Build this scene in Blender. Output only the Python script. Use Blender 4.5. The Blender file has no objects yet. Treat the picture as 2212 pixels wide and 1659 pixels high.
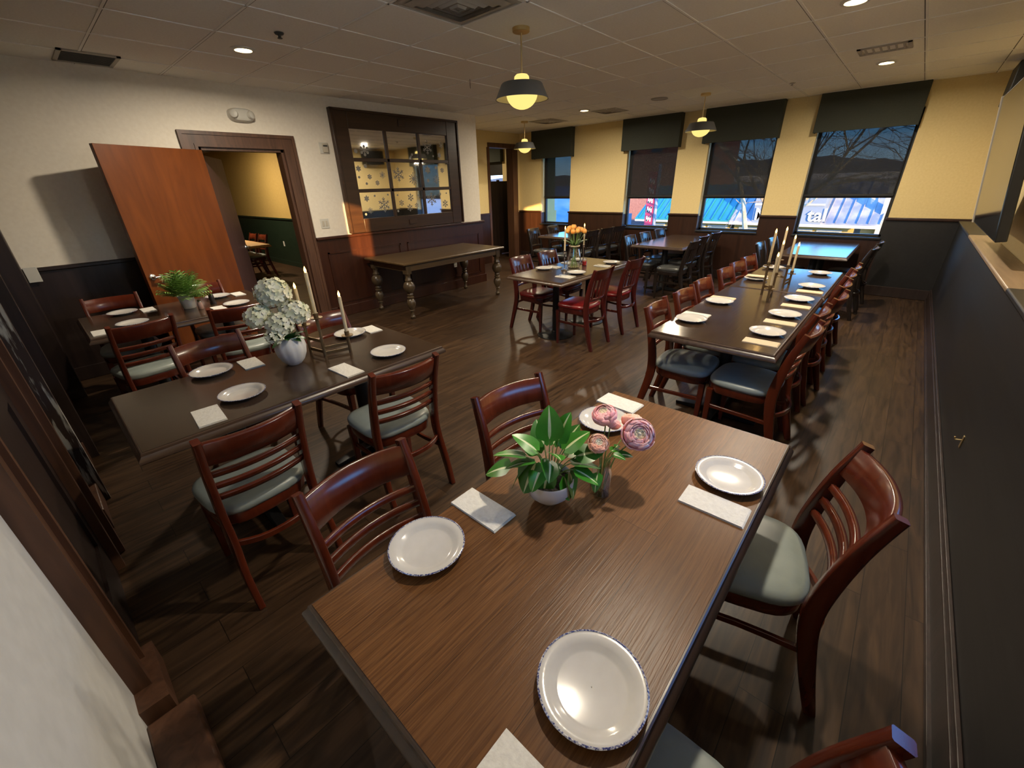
import bpy, bmesh, math, random
from mathutils import Vector, Matrix, Quaternion
PI = math.pi
random.seed(7)
S = bpy.context.scene
COL = S.collection

# ------------------------------------------------------------------ camera
def make_camera():
    f, yaw, pitch, roll, h = 892.093, 0.7397401555, -0.4486405634, -0.0293862018, 1.70155
    fw = Vector((math.cos(pitch)*math.cos(yaw), math.cos(pitch)*math.sin(yaw), math.sin(pitch)))
    r = Vector((math.sin(yaw), -math.cos(yaw), 0)); u = r.cross(fw)
    r2 = math.cos(roll)*r + math.sin(roll)*u; u2 = -math.sin(roll)*r + math.cos(roll)*u
    cd = bpy.data.cameras.new('camera'); cam = bpy.data.objects.new('camera', cd); COL.objects.link(cam)
    cd.sensor_width = 36; cd.lens = f*36/2212; cd.clip_start = 0.02; cd.clip_end = 600
    m = Matrix((r2, u2, -fw)).transposed().to_4x4(); m.translation = (0, 0, h)
    cam.matrix_world = m
    S.camera = cam
make_camera()

# ------------------------------------------------------------------ exposure, sky, sun
S.view_settings.view_transform = 'Standard'; S.view_settings.look = 'None'
S.view_settings.gamma = 1; S.view_settings.use_curve_mapping = False
S.view_settings.exposure = 1.2
SKY = 3.5
SUN = 10.5
RECESS = 24.0
PEND = 13.0
w = bpy.data.worlds.new('evening_sky'); S.world = w; w.use_nodes = True
nt = w.node_tree; nt.nodes.clear()
tc = nt.nodes.new('ShaderNodeTexCoord'); sx = nt.nodes.new('ShaderNodeSeparateXYZ'); rp = nt.nodes.new('ShaderNodeValToRGB')
bg = nt.nodes.new('ShaderNodeBackground'); wo = nt.nodes.new('ShaderNodeOutputWorld')
nt.links.new(tc.outputs['Generated'], sx.inputs[0]); nt.links.new(sx.outputs['Z'], rp.inputs[0])
rp.color_ramp.elements[0].position = 0.0; rp.color_ramp.elements[0].color = (0.50, 0.70, 0.84, 1)
rp.color_ramp.elements[1].position = 0.5; rp.color_ramp.elements[1].color = (0.06, 0.22, 0.62, 1)
e = rp.color_ramp.elements.new(0.085); e.color = (0.13, 0.48, 1.0, 1)
nt.links.new(rp.outputs[0], bg.inputs[0]); bg.inputs[1].default_value = SKY
nt.links.new(bg.outputs[0], wo.inputs[0])
sd = bpy.data.lights.new('sun', 'SUN'); sd.energy = SUN; sd.color = (1.0, 0.62, 0.24); sd.angle = math.radians(0.6)
so = bpy.data.objects.new('sun', sd); COL.objects.link(so)
so.rotation_euler = Vector((-0.75, -1.0, 0.2)).to_track_quat('Z', 'Y').to_euler(); so.location = (-20, -25, 12)

# ------------------------------------------------------------------ materials
def mat(name, col=(.5, .5, .5), rough=.5, metal=0., spec=.5, emis=None, estr=0., trans=0., alpha=None, coat=0.):
    m = bpy.data.materials.new(name); m.use_nodes = True
    b = m.node_tree.nodes['Principled BSDF']
    b.inputs['Base Color'].default_value = (*col, 1); b.inputs['Roughness'].default_value = rough
    b.inputs['Metallic'].default_value = metal; b.inputs['Specular IOR Level'].default_value = spec
    if emis: b.inputs['Emission Color'].default_value = (*emis, 1); b.inputs['Emission Strength'].default_value = estr
    if trans: b.inputs['Transmission Weight'].default_value = trans
    if coat: b.inputs['Coat Weight'].default_value = coat; b.inputs['Coat Roughness'].default_value = .15
    return m
def noisy(m, c0, c1, scale=(1, 1, 1), sc=5., detail=4., lo=.3, hi=.7, bump=0., rand=0., coord='Object', dist=0.):
    """colour varies between c0 and c1 with stretched noise; rand = per-object brightness variation"""
    nt = m.node_tree; b = nt.nodes['Principled BSDF']; L = nt.links
    tc = nt.nodes.new('ShaderNodeTexCoord'); mp = nt.nodes.new('ShaderNodeMapping'); n = nt.nodes.new('ShaderNodeTexNoise')
    r = nt.nodes.new('ShaderNodeValToRGB')
    mp.inputs['Scale'].default_value = scale
    n.inputs['Scale'].default_value = sc; n.inputs['Detail'].default_value = detail; n.inputs['Distortion'].default_value = dist
    L.new(tc.outputs[coord], mp.inputs[0]); L.new(mp.outputs[0], n.inputs['Vector']); L.new(n.outputs['Fac'], r.inputs[0])
    r.color_ramp.elements[0].position = lo; r.color_ramp.elements[1].position = hi
    r.color_ramp.elements[0].color = (*c0, 1); r.color_ramp.elements[1].color = (*c1, 1)
    out = r.outputs[0]
    if rand:
        oi = nt.nodes.new('ShaderNodeObjectInfo'); hs = nt.nodes.new('ShaderNodeHueSaturation'); ma = nt.nodes.new('ShaderNodeMath')
        ma.operation = 'MULTIPLY_ADD'; ma.inputs[1].default_value = 2*rand; ma.inputs[2].default_value = 1-rand
        L.new(oi.outputs['Random'], ma.inputs[0]); L.new(ma.outputs[0], hs.inputs['Value']); L.new(out, hs.inputs['Color']); out = hs.outputs[0]
    L.new(out, b.inputs['Base Color'])
    if bump:
        bp = nt.nodes.new('ShaderNodeBump'); bp.inputs['Strength'].default_value = bump; bp.inputs['Distance'].default_value = .004
        L.new(n.outputs['Fac'], bp.inputs['Height']); L.new(bp.outputs[0], b.inputs['Normal'])
    return m
def wood(name, c0, c1, rough=.35, axis=0, sc=6., bump=.08, rand=.0, spec=.5, coat=0., stretch=14., dist=1.2):
    s = [stretch]*3; s[axis] = 1.
    return noisy(mat(name, c0, rough, spec=spec, coat=coat), c0, c1, scale=tuple(s), sc=sc/4, detail=6, lo=.32, hi=.68, bump=bump, rand=rand, dist=dist)
def planks(name, c0, c1, c2, rough, pw=.15, pl=1.4, grain=1., bump=.1, gap=.0015, along='X', spec=.5, st=16):
    """floor or table boards: brick texture for boards plus stretched grain"""
    m = mat(name, c0, rough, spec=spec); nt = m.node_tree; L = nt.links; b = nt.nodes['Principled BSDF']
    tc = nt.nodes.new('ShaderNodeTexCoord'); mp = nt.nodes.new('ShaderNodeMapping'); br = nt.nodes.new('ShaderNodeTexBrick')
    if along == 'Y': mp.inputs['Rotation'].default_value = (0, 0, PI/2)
    L.new(tc.outputs['Object'], mp.inputs[0]); L.new(mp.outputs[0], br.inputs['Vector'])
    br.inputs['Scale'].default_value = 1.; br.inputs['Brick Width'].default_value = pl; br.inputs['Row Height'].default_value = pw
    br.inputs['Mortar Size'].default_value = gap; br.inputs['Bias'].default_value = 0.; br.offset = .37; br.offset_frequency = 2
    br.inputs['Color1'].default_value = (0, 0, 0, 1); br.inputs['Color2'].default_value = (1, 1, 1, 1); br.inputs['Mortar'].default_value = (.2, .2, .2, 1)
    m2 = nt.nodes.new('ShaderNodeMapping'); m2.inputs['Scale'].default_value = (1.1, st, st); n = nt.nodes.new('ShaderNodeTexNoise')
    n.inputs['Scale'].default_value = 2.2*grain; n.inputs['Detail'].default_value = 7; n.inputs['Distortion'].default_value = 1.3
    ad = nt.nodes.new('ShaderNodeVectorMath'); ad.operation = 'MULTIPLY_ADD'; ad.inputs[1].default_value = (7, 5, 3)
    L.new(br.outputs['Color'], ad.inputs[0]); L.new(mp.outputs[0], ad.inputs[2]); L.new(ad.outputs[0], m2.inputs[0]); L.new(m2.outputs[0], n.inputs['Vector'])
    r = nt.nodes.new('ShaderNodeValToRGB'); r.color_ramp.elements[0].position = .3; r.color_ramp.elements[1].position = .72
    r.color_ramp.elements[0].color = (*c0, 1); r.color_ramp.elements[1].color = (*c1, 1); L.new(n.outputs['Fac'], r.inputs[0])
    mx = nt.nodes.new('ShaderNodeMix'); mx.data_type = 'RGBA'; mx.inputs['B'].default_value = (*c2, 1)
    mf = nt.nodes.new('ShaderNodeMath'); mf.operation = 'MULTIPLY'; mf.inputs[1].default_value = .55
    L.new(br.outputs['Color'], mf.inputs[0]); L.new(mf.outputs[0], mx.inputs['Factor']); L.new(r.outputs[0], mx.inputs['A'])
    mm = nt.nodes.new('ShaderNodeMix'); mm.data_type = 'RGBA'; mm.inputs['B'].default_value = tuple(x*.35 for x in c0)+(1,)
    L.new(br.outputs['Fac'], mm.inputs['Factor']); L.new(mx.outputs['Result'], mm.inputs['A']); L.new(mm.outputs['Result'], b.inputs['Base Color'])
    if bump:
        bp = nt.nodes.new('ShaderNodeBump'); bp.inputs['Strength'].default_value = bump; bp.inputs['Distance'].default_value = .003
        L.new(n.outputs['Fac'], bp.inputs['Height']); L.new(bp.outputs[0], b.inputs['Normal'])
    return m
def see_through(name, tint, tfac, gloss=.0, diff=None):
    """thin sheet: part passes straight through (tint), the rest diffuse or clear with a weak gloss"""
    m = bpy.data.materials.new(name); m.use_nodes = True; nt = m.node_tree; L = nt.links
    nt.nodes.clear(); o = nt.nodes.new('ShaderNodeOutputMaterial')
    t = nt.nodes.new('ShaderNodeBsdfTransparent'); t.inputs[0].default_value = (*tint, 1)
    last = t.outputs[0]
    if diff:
        d = nt.nodes.new('ShaderNodeBsdfDiffuse'); d.inputs[0].default_value = (*diff, 1)
        mx = nt.nodes.new('ShaderNodeMixShader'); mx.inputs[0].default_value = tfac
        L.new(d.outputs[0], mx.inputs[1]); L.new(last, mx.inputs[2]); last = mx.outputs[0]
    if gloss:
        g = nt.nodes.new('ShaderNodeBsdfGlossy'); g.inputs['Roughness'].default_value = .03
        lw = nt.nodes.new('ShaderNodeLayerWeight'); pw_ = nt.nodes.new('ShaderNodeMath'); pw_.operation = 'POWER'; pw_.inputs[1].default_value = 4.
        fr = nt.nodes.new('ShaderNodeMath'); fr.operation = 'MULTIPLY_ADD'; fr.inputs[1].default_value = gloss*3; fr.inputs[2].default_value = gloss*.25
        L.new(lw.outputs['Facing'], pw_.inputs[0]); L.new(pw_.outputs[0], fr.inputs[0])
        mx = nt.nodes.new('ShaderNodeMixShader'); L.new(fr.outputs[0], mx.inputs[0]); L.new(last, mx.inputs[1]); L.new(g.outputs[0], mx.inputs[2]); last = mx.outputs[0]
    L.new(last, o.inputs[0])
    return m

M = {}
M['paint'] = noisy(mat('cream_wall_paint', (.5, .4, .25), .75, spec=.3), (.70, .55, .265), (.745, .595, .30), sc=40, detail=5, bump=.06)
M['paint_white'] = noisy(mat('white_wall_paint', (.66, .63, .56), .75, spec=.3), (.80, .73, .615), (.85, .785, .67), sc=30, detail=4, bump=.06)
M['plaster'] = noisy(mat('grey_white_plaster', (.58, .575, .56), .8, spec=.2), (.56, .555, .54), (.61, .605, .59), sc=18, bump=.04)
M['yellow'] = noisy(mat('yellow_wall_paint', (.62, .42, .12), .7), (.42, .29, .085), (.46, .325, .105), sc=20)
M['green'] = noisy(mat('dark_green_wainscot_paint', (.015, .035, .018), .45), (.007, .016, .008), (.011, .022, .012), sc=10)
M['tile'] = noisy(mat('ceiling_tile', (.50, .46, .40), .9, spec=.1), (.84, .80, .735), (.89, .855, .79), sc=60, detail=6, bump=.25)
M['tbar'] = mat('ceiling_grid_metal', (.86, .83, .78), .6)
M['tbar_dark'] = mat('ceiling_grid_gap', (.12, .11, .09), .8)
M['floor'] = planks('floor_boards', (.015, .0075, .004), (.088, .048, .024), (.034, .019, .010), .38, pw=.15, pl=1.2, bump=.12, spec=.32, st=11, grain=.9)
M['mahog'] = wood('mahogany_panelling', (.030, .008, .0032), (.047, .0135, .0055), .33, axis=2, sc=5)
M['espresso'] = wood('dark_stained_panelling', (.018, .011, .009), (.032, .019, .016), .38, axis=2, sc=5)
M['casing'] = wood('brown_door_casing', (.060, .026, .014), (.115, .052, .028), .42, axis=2, sc=6)
M['frame_wood'] = wood('dark_frame_wood', (.026, .010, .004), (.044, .018, .007), .38, axis=0, sc=5)
M['mahog_dark'] = wood('dark_mahogany_panelling', (.022, .0085, .0045), (.036, .014, .0075), .35, axis=2, sc=5)
M['ebony'] = wood('near_black_panelling', (.009, .0082, .0078), (.014, .013, .0125), .45, axis=0, sc=5)
M['door'] = wood('orange_veneer_door', (.125, .029, .0022), (.180, .045, .0045), .35, axis=2, sc=5, stretch=8)
M['door2'] = wood('plum_painted_door', (.11, .055, .055), (.14, .075, .072), .42, axis=2)
M['cherry'] = wood('cherry_stained_beech', (.072, .011, .004), (.108, .019, .0066), .24, axis=2, sc=4, rand=.12, bump=.02, coat=.4)
M['redwood'] = wood('dark_red_stained_beech', (.044, .0062, .005), (.068, .010, .008), .24, axis=2, sc=4, rand=.1, bump=.02, coat=.4)
M['blackwood'] = wood('black_stained_wood', (.014, .010, .009), (.024, .017, .014), .25, axis=2, rand=.1, bump=.02, coat=.4)
M['seat_grey'] = noisy(mat('grey_green_vinyl', (.33, .35, .30), .36), (.23, .265, .245), (.27, .305, .28), sc=14, bump=.05, rand=.06)
M['seat_red'] = noisy(mat('dark_red_vinyl', (.20, .010, .012), .30), (.12, .006, .007), (.17, .010, .011), sc=14, bump=.05)
M['seat_black'] = noisy(mat('charcoal_vinyl', (.045, .048, .048), .27), (.04, .043, .043), (.055, .058, .058), sc=14, bump=.05)
M['top_oak'] = planks('brown_oak_tabletop', (.062, .0225, .0055), (.195, .085, .027), (.094, .038, .011), .34, pw=.19, pl=3., grain=2.2, bump=.2, gap=.0006, spec=.25, st=34)
M['edge_oak'] = wood('brown_oak_moulding', (.030, .017, .010), (.055, .032, .019), .28, axis=0)
M['top_dark'] = planks('dark_walnut_tabletop', (.030, .017, .010), (.060, .036, .021), (.044, .026, .015), .17, pw=.25, pl=3., grain=1.6, bump=.06, gap=.0005)
M['edge_dark'] = wood('dark_walnut_moulding', (.050, .030, .020), (.080, .048, .032), .28, axis=0)
M['old_oak'] = wood('aged_oak', (.058, .034, .014), (.115, .070, .028), .36, axis=0, sc=5)
M['old_oak_leg'] = wood('aged_oak_turning', (.050, .033, .017), (.095, .064, .034), .3, axis=2, sc=5)
M['iron'] = mat('black_iron', (.012, .012, .013), .42, metal=.3)
M['black'] = noisy(mat('matte_black', (.010, .010, .010), .55), (.008, .008, .008), (.014, .014, .014), sc=8)
M['valance'] = noisy(mat('charcoal_green_fabric', (.03, .033, .026), .9, spec=.15), (.046, .050, .039), (.058, .062, .050), sc=180, detail=2, bump=.2)
M['shade'] = see_through('dark_screen_shade', (.90, .92, .90), .15, diff=(.030, .030, .030))
M['glass'] = see_through('window_glass', (.97, .99, 1.), 1., gloss=.12)
M['plate'] = noisy(mat('off_white_glaze', (.72, .68, .62), .13), (.54, .515, .48), (.58, .555, .52), sc=30, bump=.03)
M['rim'] = noisy(mat('blue_speckled_glaze', (.1, .12, .3), .2), (.03, .04, .16), (.55, .54, .56), sc=220, detail=2, lo=.42, hi=.62)
M['paper'] = noisy(mat('white_paper_napkin', (.72, .69, .64), .9, spec=.1), (.62, .60, .555), (.72, .70, .65), sc=90, detail=6, bump=.5)
M['paper2'] = noisy(mat('cream_paper_napkin', (.72, .58, .40), .9, spec=.1), (.58, .46, .31), (.62, .51, .36), sc=80, detail=6, bump=.4)
M['ceramic'] = noisy(mat('white_ceramic', (.72, .70, .66), .4), (.58, .56, .525), (.65, .63, .60), sc=12, bump=.08)
M['soil'] = noisy(mat('black_potting_soil', (.012, .009, .007), .95), (.005, .004, .003), (.030, .024, .018), sc=160, detail=3, bump=1.)
M['leaf'] = noisy(mat('glossy_green_leaf', (.035, .16, .02), .3), (.022, .14, .010), (.060, .27, .025), sc=9, rand=.3)
M['leaf_dark'] = noisy(mat('deep_green_leaf', (.03, .10, .02), .4), (.02, .075, .014), (.05, .14, .03), sc=9, rand=.3)
M['variegate'] = noisy(mat('cream_leaf_stripe', (.62, .68, .38), .35), (.50, .60, .30), (.72, .74, .46), sc=30)
M['fern'] = noisy(mat('fern_green', (.07, .18, .03), .5), (.09, .19, .03), (.20, .34, .07), sc=14, rand=.35)
M['stem'] = noisy(mat('pale_green_stem', (.14, .24, .05), .45), (.10, .19, .04), (.20, .30, .08), sc=20)
M['pink'] = noisy(mat('pink_petals', (.80, .22, .32), .55), (.95, .32, .38), (.98, .58, .58), sc=24, detail=2, rand=.1)
M['coral'] = noisy(mat('coral_petals', (.82, .28, .24), .55), (.95, .38, .27), (.97, .55, .42), sc=24, detail=2, rand=.1)
for k_ in ('pink', 'coral'):
    b_ = M[k_].node_tree.nodes['Principled BSDF']; b_.inputs['Subsurface Weight'].default_value = .5; b_.inputs['Subsurface Radius'].default_value = (1., .5, .4); b_.inputs['Subsurface Scale'].default_value = .012
M['cream'] = noisy(mat('cream_petals', (.85, .72, .52), .55), (.82, .62, .40), (.88, .82, .66), sc=30)
M['tulip'] = noisy(mat('orange_tulip_petals', (.90, .42, .07), .4), (.85, .30, .05), (.95, .55, .14), sc=18, rand=.12)
M['hydr'] = noisy(mat('white_hydrangea_petals', (.74, .76, .64), .6), (.66, .68, .42), (.90, .86, .72), sc=26, detail=2, rand=.1)
M['wax'] = noisy(mat('ivory_wax', (.55, .45, .28), .45), (.50, .40, .24), (.60, .50, .33), sc=12)
M['flame'] = mat('candle_flame_bulb', (1, .6, .2), .4, emis=(1.0, .55, .12), estr=4.)
M['bronze'] = mat('aged_bronze', (.20, .14, .075), .38, metal=.85)
M['silver'] = mat('polished_silver', (.75, .73, .70), .16, metal=1.)
M['brass'] = mat('satin_brass', (.62, .46, .22), .35, metal=.9)
M['chrome'] = mat('brushed_chrome', (.62, .63, .64), .22, metal=1.)
M['plastic'] = mat('white_plastic', (.62, .60, .54), .45)
M['beige_plastic'] = mat('beige_plastic', (.52, .47, .38), .5)
M['sticker'] = mat('frosted_silver_vinyl', (.25, .235, .21), .6)
M['mirror'] = mat('mirror_glass', (.80, .79, .76), .03, metal=1.)
M['bulb'] = mat('warm_lamp_glass', (.04, .035, .02), .6, spec=.1, emis=(1.0, .74, .22), estr=.52)
M['lens'] = mat('lit_downlight_lens', (1, .9, .6), .4, emis=(1.0, .72, .34), estr=14.)
M['grey_shade'] = mat('grey_enamel', (.080, .080, .078), .5)
M['shade_in'] = mat('cream_enamel', (.6, .55, .42), .5)
M['vent'] = mat('painted_vent_metal', (.42, .38, .32), .6)
M['vent_dark'] = mat('dark_vent_slats', (.05, .047, .042), .7)
M['clear'] = see_through('clear_glass', (.98, .995, .985), 1., gloss=.55)
M['water'] = see_through('still_water', (.95, .98, .96), 1., gloss=.08)
M['screen'] = noisy(mat('glossy_screen', (.012, .012, .012), .10), (.010, .010, .010), (.016, .016, .016), sc=3)
M['tv_bezel'] = mat('silver_bezel', (.55, .50, .42), .35)
M['ledge'] = wood('pale_worn_ledge', (.20, .14, .085), (.30, .21, .13), .35, axis=0)  # pale tone paints a grazing reflection onto the dark cap
M['jam'] = mat('red_jam', (.35, .02, .02), .2)
M['pepper'] = wood('dark_turned_wood', (.02, .014, .01), (.03, .02, .015), .3, axis=2)
M['red_cap'] = mat('red_brown_lacquer', (.24, .05, .02), .3)
M['salt'] = mat('pink_salt_glass', (.52, .33, .27), .2)
M['worn'] = noisy(mat('worn_dark_jamb', (.05, .03, .02), .6), (.028, .014, .010), (.36, .35, .32), scale=(7, 7, .8), sc=5, detail=10, lo=.50, hi=.565)
# outdoors
M['teal'] = noisy(mat('teal_metal_roof', (.02, .25, .28), .4), (.006, .11, .14), (.015, .155, .16), sc=.8)
M['whiteroof'] = noisy(mat('white_metal_roof', (.62, .62, .60), .5), (.12, .14, .18), (.26, .255, .24), sc=.9, lo=.4, hi=.6)
M['storey'] = noisy(mat('yellow_stucco', (.62, .42, .12), .8), (.24, .155, .03), (.28, .19, .05), sc=1.2)
M['bluegrey'] = noisy(mat('blue_grey_siding', (.22, .30, .42), .7), (.10, .135, .19), (.13, .17, .23), sc=.6)
M['fascia'] = mat('white_fascia', (.27, .27, .265), .6)
M['sign'] = mat('white_sign_letter', (.48, .48, .48), .5)
M['banner'] = mat('crimson_banner', (.22, .012, .05), .6)
M['shopglass'] = mat('dark_shop_glass', (.05, .07, .09), .1)
M['brick'] = noisy(mat('red_brick', (.20, .075, .05), .9), (.15, .07, .06), (.21, .105, .09), sc=6)
M['bark'] = noisy(mat('grey_bark', (.17, .14, .11), .9), (.12, .10, .08), (.24, .20, .16), sc=14)
M['palebark'] = noisy(mat('pale_bark', (.50, .42, .30), .9), (.20, .165, .12), (.31, .27, .20), sc=10)
M['hill'] = noisy(mat('winter_woodland', (.055, .055, .05), .95), (.035, .036, .034), (.10, .095, .08), sc=.12, detail=8)
M['snow'] = mat('snow_bank', (.42, .45, .50), .9)
M['asphalt'] = noisy(mat('asphalt', (.10, .10, .105), .9), (.08, .08, .085), (.14, .14, .145), sc=.4)
M['blueroof'] = noisy(mat('blue_metal_roof', (.03, .17, .42), .4), (.012, .075, .20), (.05, .12, .24), sc=.8)  # blue skylit shade put into the roof colour
M['wing'] = noisy(mat('yellow_render', (.70, .52, .20), .85), (.30, .23, .08), (.33, .26, .11), sc=2)
M['tan'] = wood('tan_tabletop', (.42, .25, .10), (.52, .33, .14), .4, axis=0)

# ------------------------------------------------------------------ mesh helpers
class B:
    """collects shapes and links them as one mesh object"""
    def __init__(s): s.bm = bmesh.new(); s.mi = 0
    def face(s, vs):
        try:
            f = s.bm.faces.new(vs); f.material_index = s.mi; f.smooth = True; return f
        except ValueError: return None
    def v(s, p): return s.bm.verts.new(p)
    def rings(s, rs, closed=True, cap0=True, cap1=True):
        R = [[s.v(p) for p in r] for r in rs]; n = len(R[0])
        for a, b in zip(R[:-1], R[1:]):
            for i in range(n if closed else n-1): s.face([a[i], a[(i+1) % n], b[(i+1) % n], b[i]])
        if cap0 and closed: s.face(R[0][::-1])
        if cap1 and closed: s.face(R[-1])
        return s
    def box(s, x0, x1, y0, y1, z0, z1):
        return s.rings([[(x0, y0, z), (x1, y0, z), (x1, y1, z), (x0, y1, z)] for z in (z0, z1)])
    def frustum(s, lv):
        """lv: list of (z, x0, x1, y0, y1)"""
        return s.rings([[(a, c, z), (b, c, z), (b, d, z), (a, d, z)] for z, a, b, c, d in lv])
    def prism(s, poly, z0, z1): return s.rings([[(x, y, z) for x, y in poly] for z in (z0, z1)])
    def prism_axis(s, poly, a0, a1, axis):
        def P(u, v, t): return (t, u, v) if axis == 0 else ((u, t, v) if axis == 1 else (u, v, t))
        return s.rings([[P(u, v, t) for u, v in poly] for t in (a0, a1)])
    def lathe(s, prof, n=24, c=(0, 0, 0), cap0=True, cap1=True):
        return s.rings([[(c[0]+r*math.cos(2*PI*i/n), c[1]+r*math.sin(2*PI*i/n), c[2]+z) for i in range(n)] for r, z in prof], True, cap0, cap1)
    def tube(s, pts, r, n=8):
        """round tube; r a number or one per point"""
        return s.sweep(pts, r, r, n)
    def sweep(s, pts, rw, rh, n=4, up=(0, 0, 1), rect=False):
        """cross-section swept along pts. rect: rw, rh are half width (side) and half height (along up)"""
        pts = [Vector(p) for p in pts]; N = len(pts); rs = []
        pu = Vector(up)
        for i, p in enumerate(pts):
            t = (pts[min(i+1, N-1)] - pts[max(i-1, 0)]).normalized()
            sd = t.cross(pu)
            if sd.length < 1e-4: sd = t.cross(Vector((1, 0, 0)) if abs(t.x) < .9 else Vector((0, 1, 0)))
            sd.normalize(); u2 = sd.cross(t).normalized()
            if not rect: pu = u2
            a = rw[i] if isinstance(rw, (list, tuple)) else rw; b = rh[i] if isinstance(rh, (list, tuple)) else rh
            if rect:
                k = .22*min(a, b)
                q = [(-a, -b+k), (-a, b-k), (-a+k, b), (a-k, b), (a, b-k), (a, -b+k), (a-k, -b), (-a+k, -b)]
                rs.append([tuple(p + sd*x + u2*y) for x, y in q])
            else:
                rs.append([tuple(p + sd*(a*math.cos(2*PI*j/n)) + u2*(b*math.sin(2*PI*j/n))) for j in range(n)])
        return s.rings(rs)
    def sphere(s, c, r, sz=None, n=12, m=8):
        sz = sz or r
        pr = [(max(1e-4, r*math.sin(PI*i/m)), -sz*math.cos(PI*i/m)) for i in range(m+1)]
        return s.lathe(pr, n, c)
    def grid(s, rows):
        """open sheet from rows of points"""
        R = [[s.v(p) for p in r] for r in rows]
        for a, b in zip(R[:-1], R[1:]):
            for i in range(len(a)-1): s.face([a[i], a[i+1], b[i+1], b[i]])
        return s
    def xf(s, m):
        s.bm.transform(m); return s
    def to(s, name, mats, parent=None, bevel=0., angle=35., solid=0., loc=None, rz=None):
        bmesh.ops.recalc_face_normals(s.bm, faces=s.bm.faces)
        me = bpy.data.meshes.new(name); s.bm.to_mesh(me); s.bm.free()
        for m in (mats if isinstance(mats, (list, tuple)) else [mats]): me.materials.append(M[m] if isinstance(m, str) else m)
        me.set_sharp_from_angle(angle=math.radians(angle))
        o = bpy.data.objects.new(name, me); COL.objects.link(o)
        if parent: o.parent = parent
        if loc: o.location = loc
        if rz is not None: o.rotation_euler.z = rz
        if solid:
            md = o.modifiers.new('thick', 'SOLIDIFY'); md.thickness = solid; md.offset = 0
        if bevel:
            md = o.modifiers.new('bevel', 'BEVEL'); md.width = bevel; md.segments = 2; md.limit_method = 'ANGLE'; md.angle_limit = math.radians(50)
        return o
def tag(o, label, cat, group=None, kind=None):
    o['label'] = label; o['category'] = cat
    if group: o['group'] = group
    if kind: o['kind'] = kind
    return o
def thing(name, label, cat, loc=(0, 0, 0), rz=0., group=None):
    o = bpy.data.objects.new(name, None); o.empty_display_size = .1; COL.objects.link(o)
    o.location = loc; o.rotation_euler.z = rz
    return tag(o, label, cat, group)
def struct(o, label=None):
    o['kind'] = 'structure'
    if label: o['label'] = label
    return o
def dup(root, loc, rz, label, group=None, scale=None):
    r = root.copy(); COL.objects.link(r); r.location = loc; r.rotation_euler = (0, 0, rz); r['label'] = label
    if group: r['group'] = group
    if scale: r.scale = scale
    for ch in root.children:
        c = ch.copy(); COL.objects.link(c); c.parent = r
        for g in ch.children:
            d = g.copy(); COL.objects.link(d); d.parent = c
    return r
def light(name, kind, loc, power, col, size=.1, spot=None, blend=.5, rot=None):
    d = bpy.data.lights.new(name, kind); d.energy = power; d.color = col
    if kind == 'AREA': d.shape = 'DISK'; d.size = size
    else: d.shadow_soft_size = size
    if spot: d.spot_size = spot; d.spot_blend = blend
    o = bpy.data.objects.new(name, d); COL.objects.link(o); o.location = loc
    if rot: o.rotation_euler = rot
    return o

# ------------------------------------------------------------------ setting: shell
ZC, ZR = 2.782, 1.127
YL, XW, YR, XN, YB = 5.94, 8.55, -.70, -.29, 7.35
b = B(); b.box(-.6, 8.72, -.9, 17, -.12, 0); b.box(8.72, 9.97, YB, 11, -.12, 0)
struct(b.to('floor', 'floor'))
b = B(); b.box(-.6, 8.72, -.9, 17, ZC, 2.95); b.box(8.72, 9.97, YB, 11, ZC, 2.95)
b.mi = 1
xs = [.188 + .632*k for k in range(14)]; ys = [-.335 + .645*k for k in range(10)]
for x in xs: b.box(x-.011, x+.005, YR, YL if x < 5.7 else YB, ZC-.005, ZC+.01)
for y in ys: b.box(XN, XW, y-.011, y+.005, ZC-.005, ZC+.01)
b.mi = 2  # dark strips paint the shaded side of the grid bars
for x in xs: b.box(x+.005, x+.012, YR, YL if x < 5.7 else YB, ZC-.002, ZC+.01)
for y in ys: b.box(XN, XW, y+.005, y+.012, ZC-.002, ZC+.01)
struct(b.to('ceiling', ['tile', 'tbar', 'tbar_dark']))

DX0, DX1, DZ = 1.58, 2.475, 2.165
b = B(); b.box(-.6, DX0, YL, 6.09, 0, ZC); b.box(DX1, 5.78, YL, 6.09, 0, ZC); b.box(DX0, DX1, YL, 6.09, DZ, ZC)
struct(b.to('wall_left', 'paint_white'))
# wainscot with cap rail and baseboard on the left wall
b = B(); b.box(-.29, 1.43, YL-.022, YL, .13, 1.09); struct(b.to('wall_left_wainscot', 'espresso'))
b = B(); b.box(-.29, 1.43, YL-.045, YL, 1.09, ZR); struct(b.to('trim_1', 'espresso', bevel=.008))
b = B(); b.box(2.63, 5.80, YL-.022, YL, .13, 1.09)
for x0, x1 in ((2.75, 3.95), (4.08, 5.68)):                         # raised frame mouldings on the panelling
    z0, z1 = .2, .92
    b.box(x0, x1, YL-.034, YL-.02, z0, z0+.022); b.box(x0, x1, YL-.034, YL-.02, z1-.022, z1)
    b.box(x0, x0+.022, YL-.034, YL-.02, z0, z1); b.box(x1-.022, x1, YL-.034, YL-.02, z0, z1)
b.box(5.78, 5.802, YL, 6.09, .13, 1.09)
struct(b.to('wall_left_panelling', 'mahog'))
b = B(); b.box(2.63, 5.83, YL-.05, YL, 1.09, ZR); b.box(5.78, 5.83, YL, 6.09, 1.09, ZR); struct(b.to('trim_2', 'mahog', bevel=.008))
b = B(); b.box(-.29, 1.43, YL-.03, YL, 0, .14); struct(b.to('baseboard_left', 'espresso', bevel=.006))
b = B(); b.box(2.63, 5.83, YL-.032, YL, 0, .15); struct(b.to('baseboard_left_far', 'mahog', bevel=.006))
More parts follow.
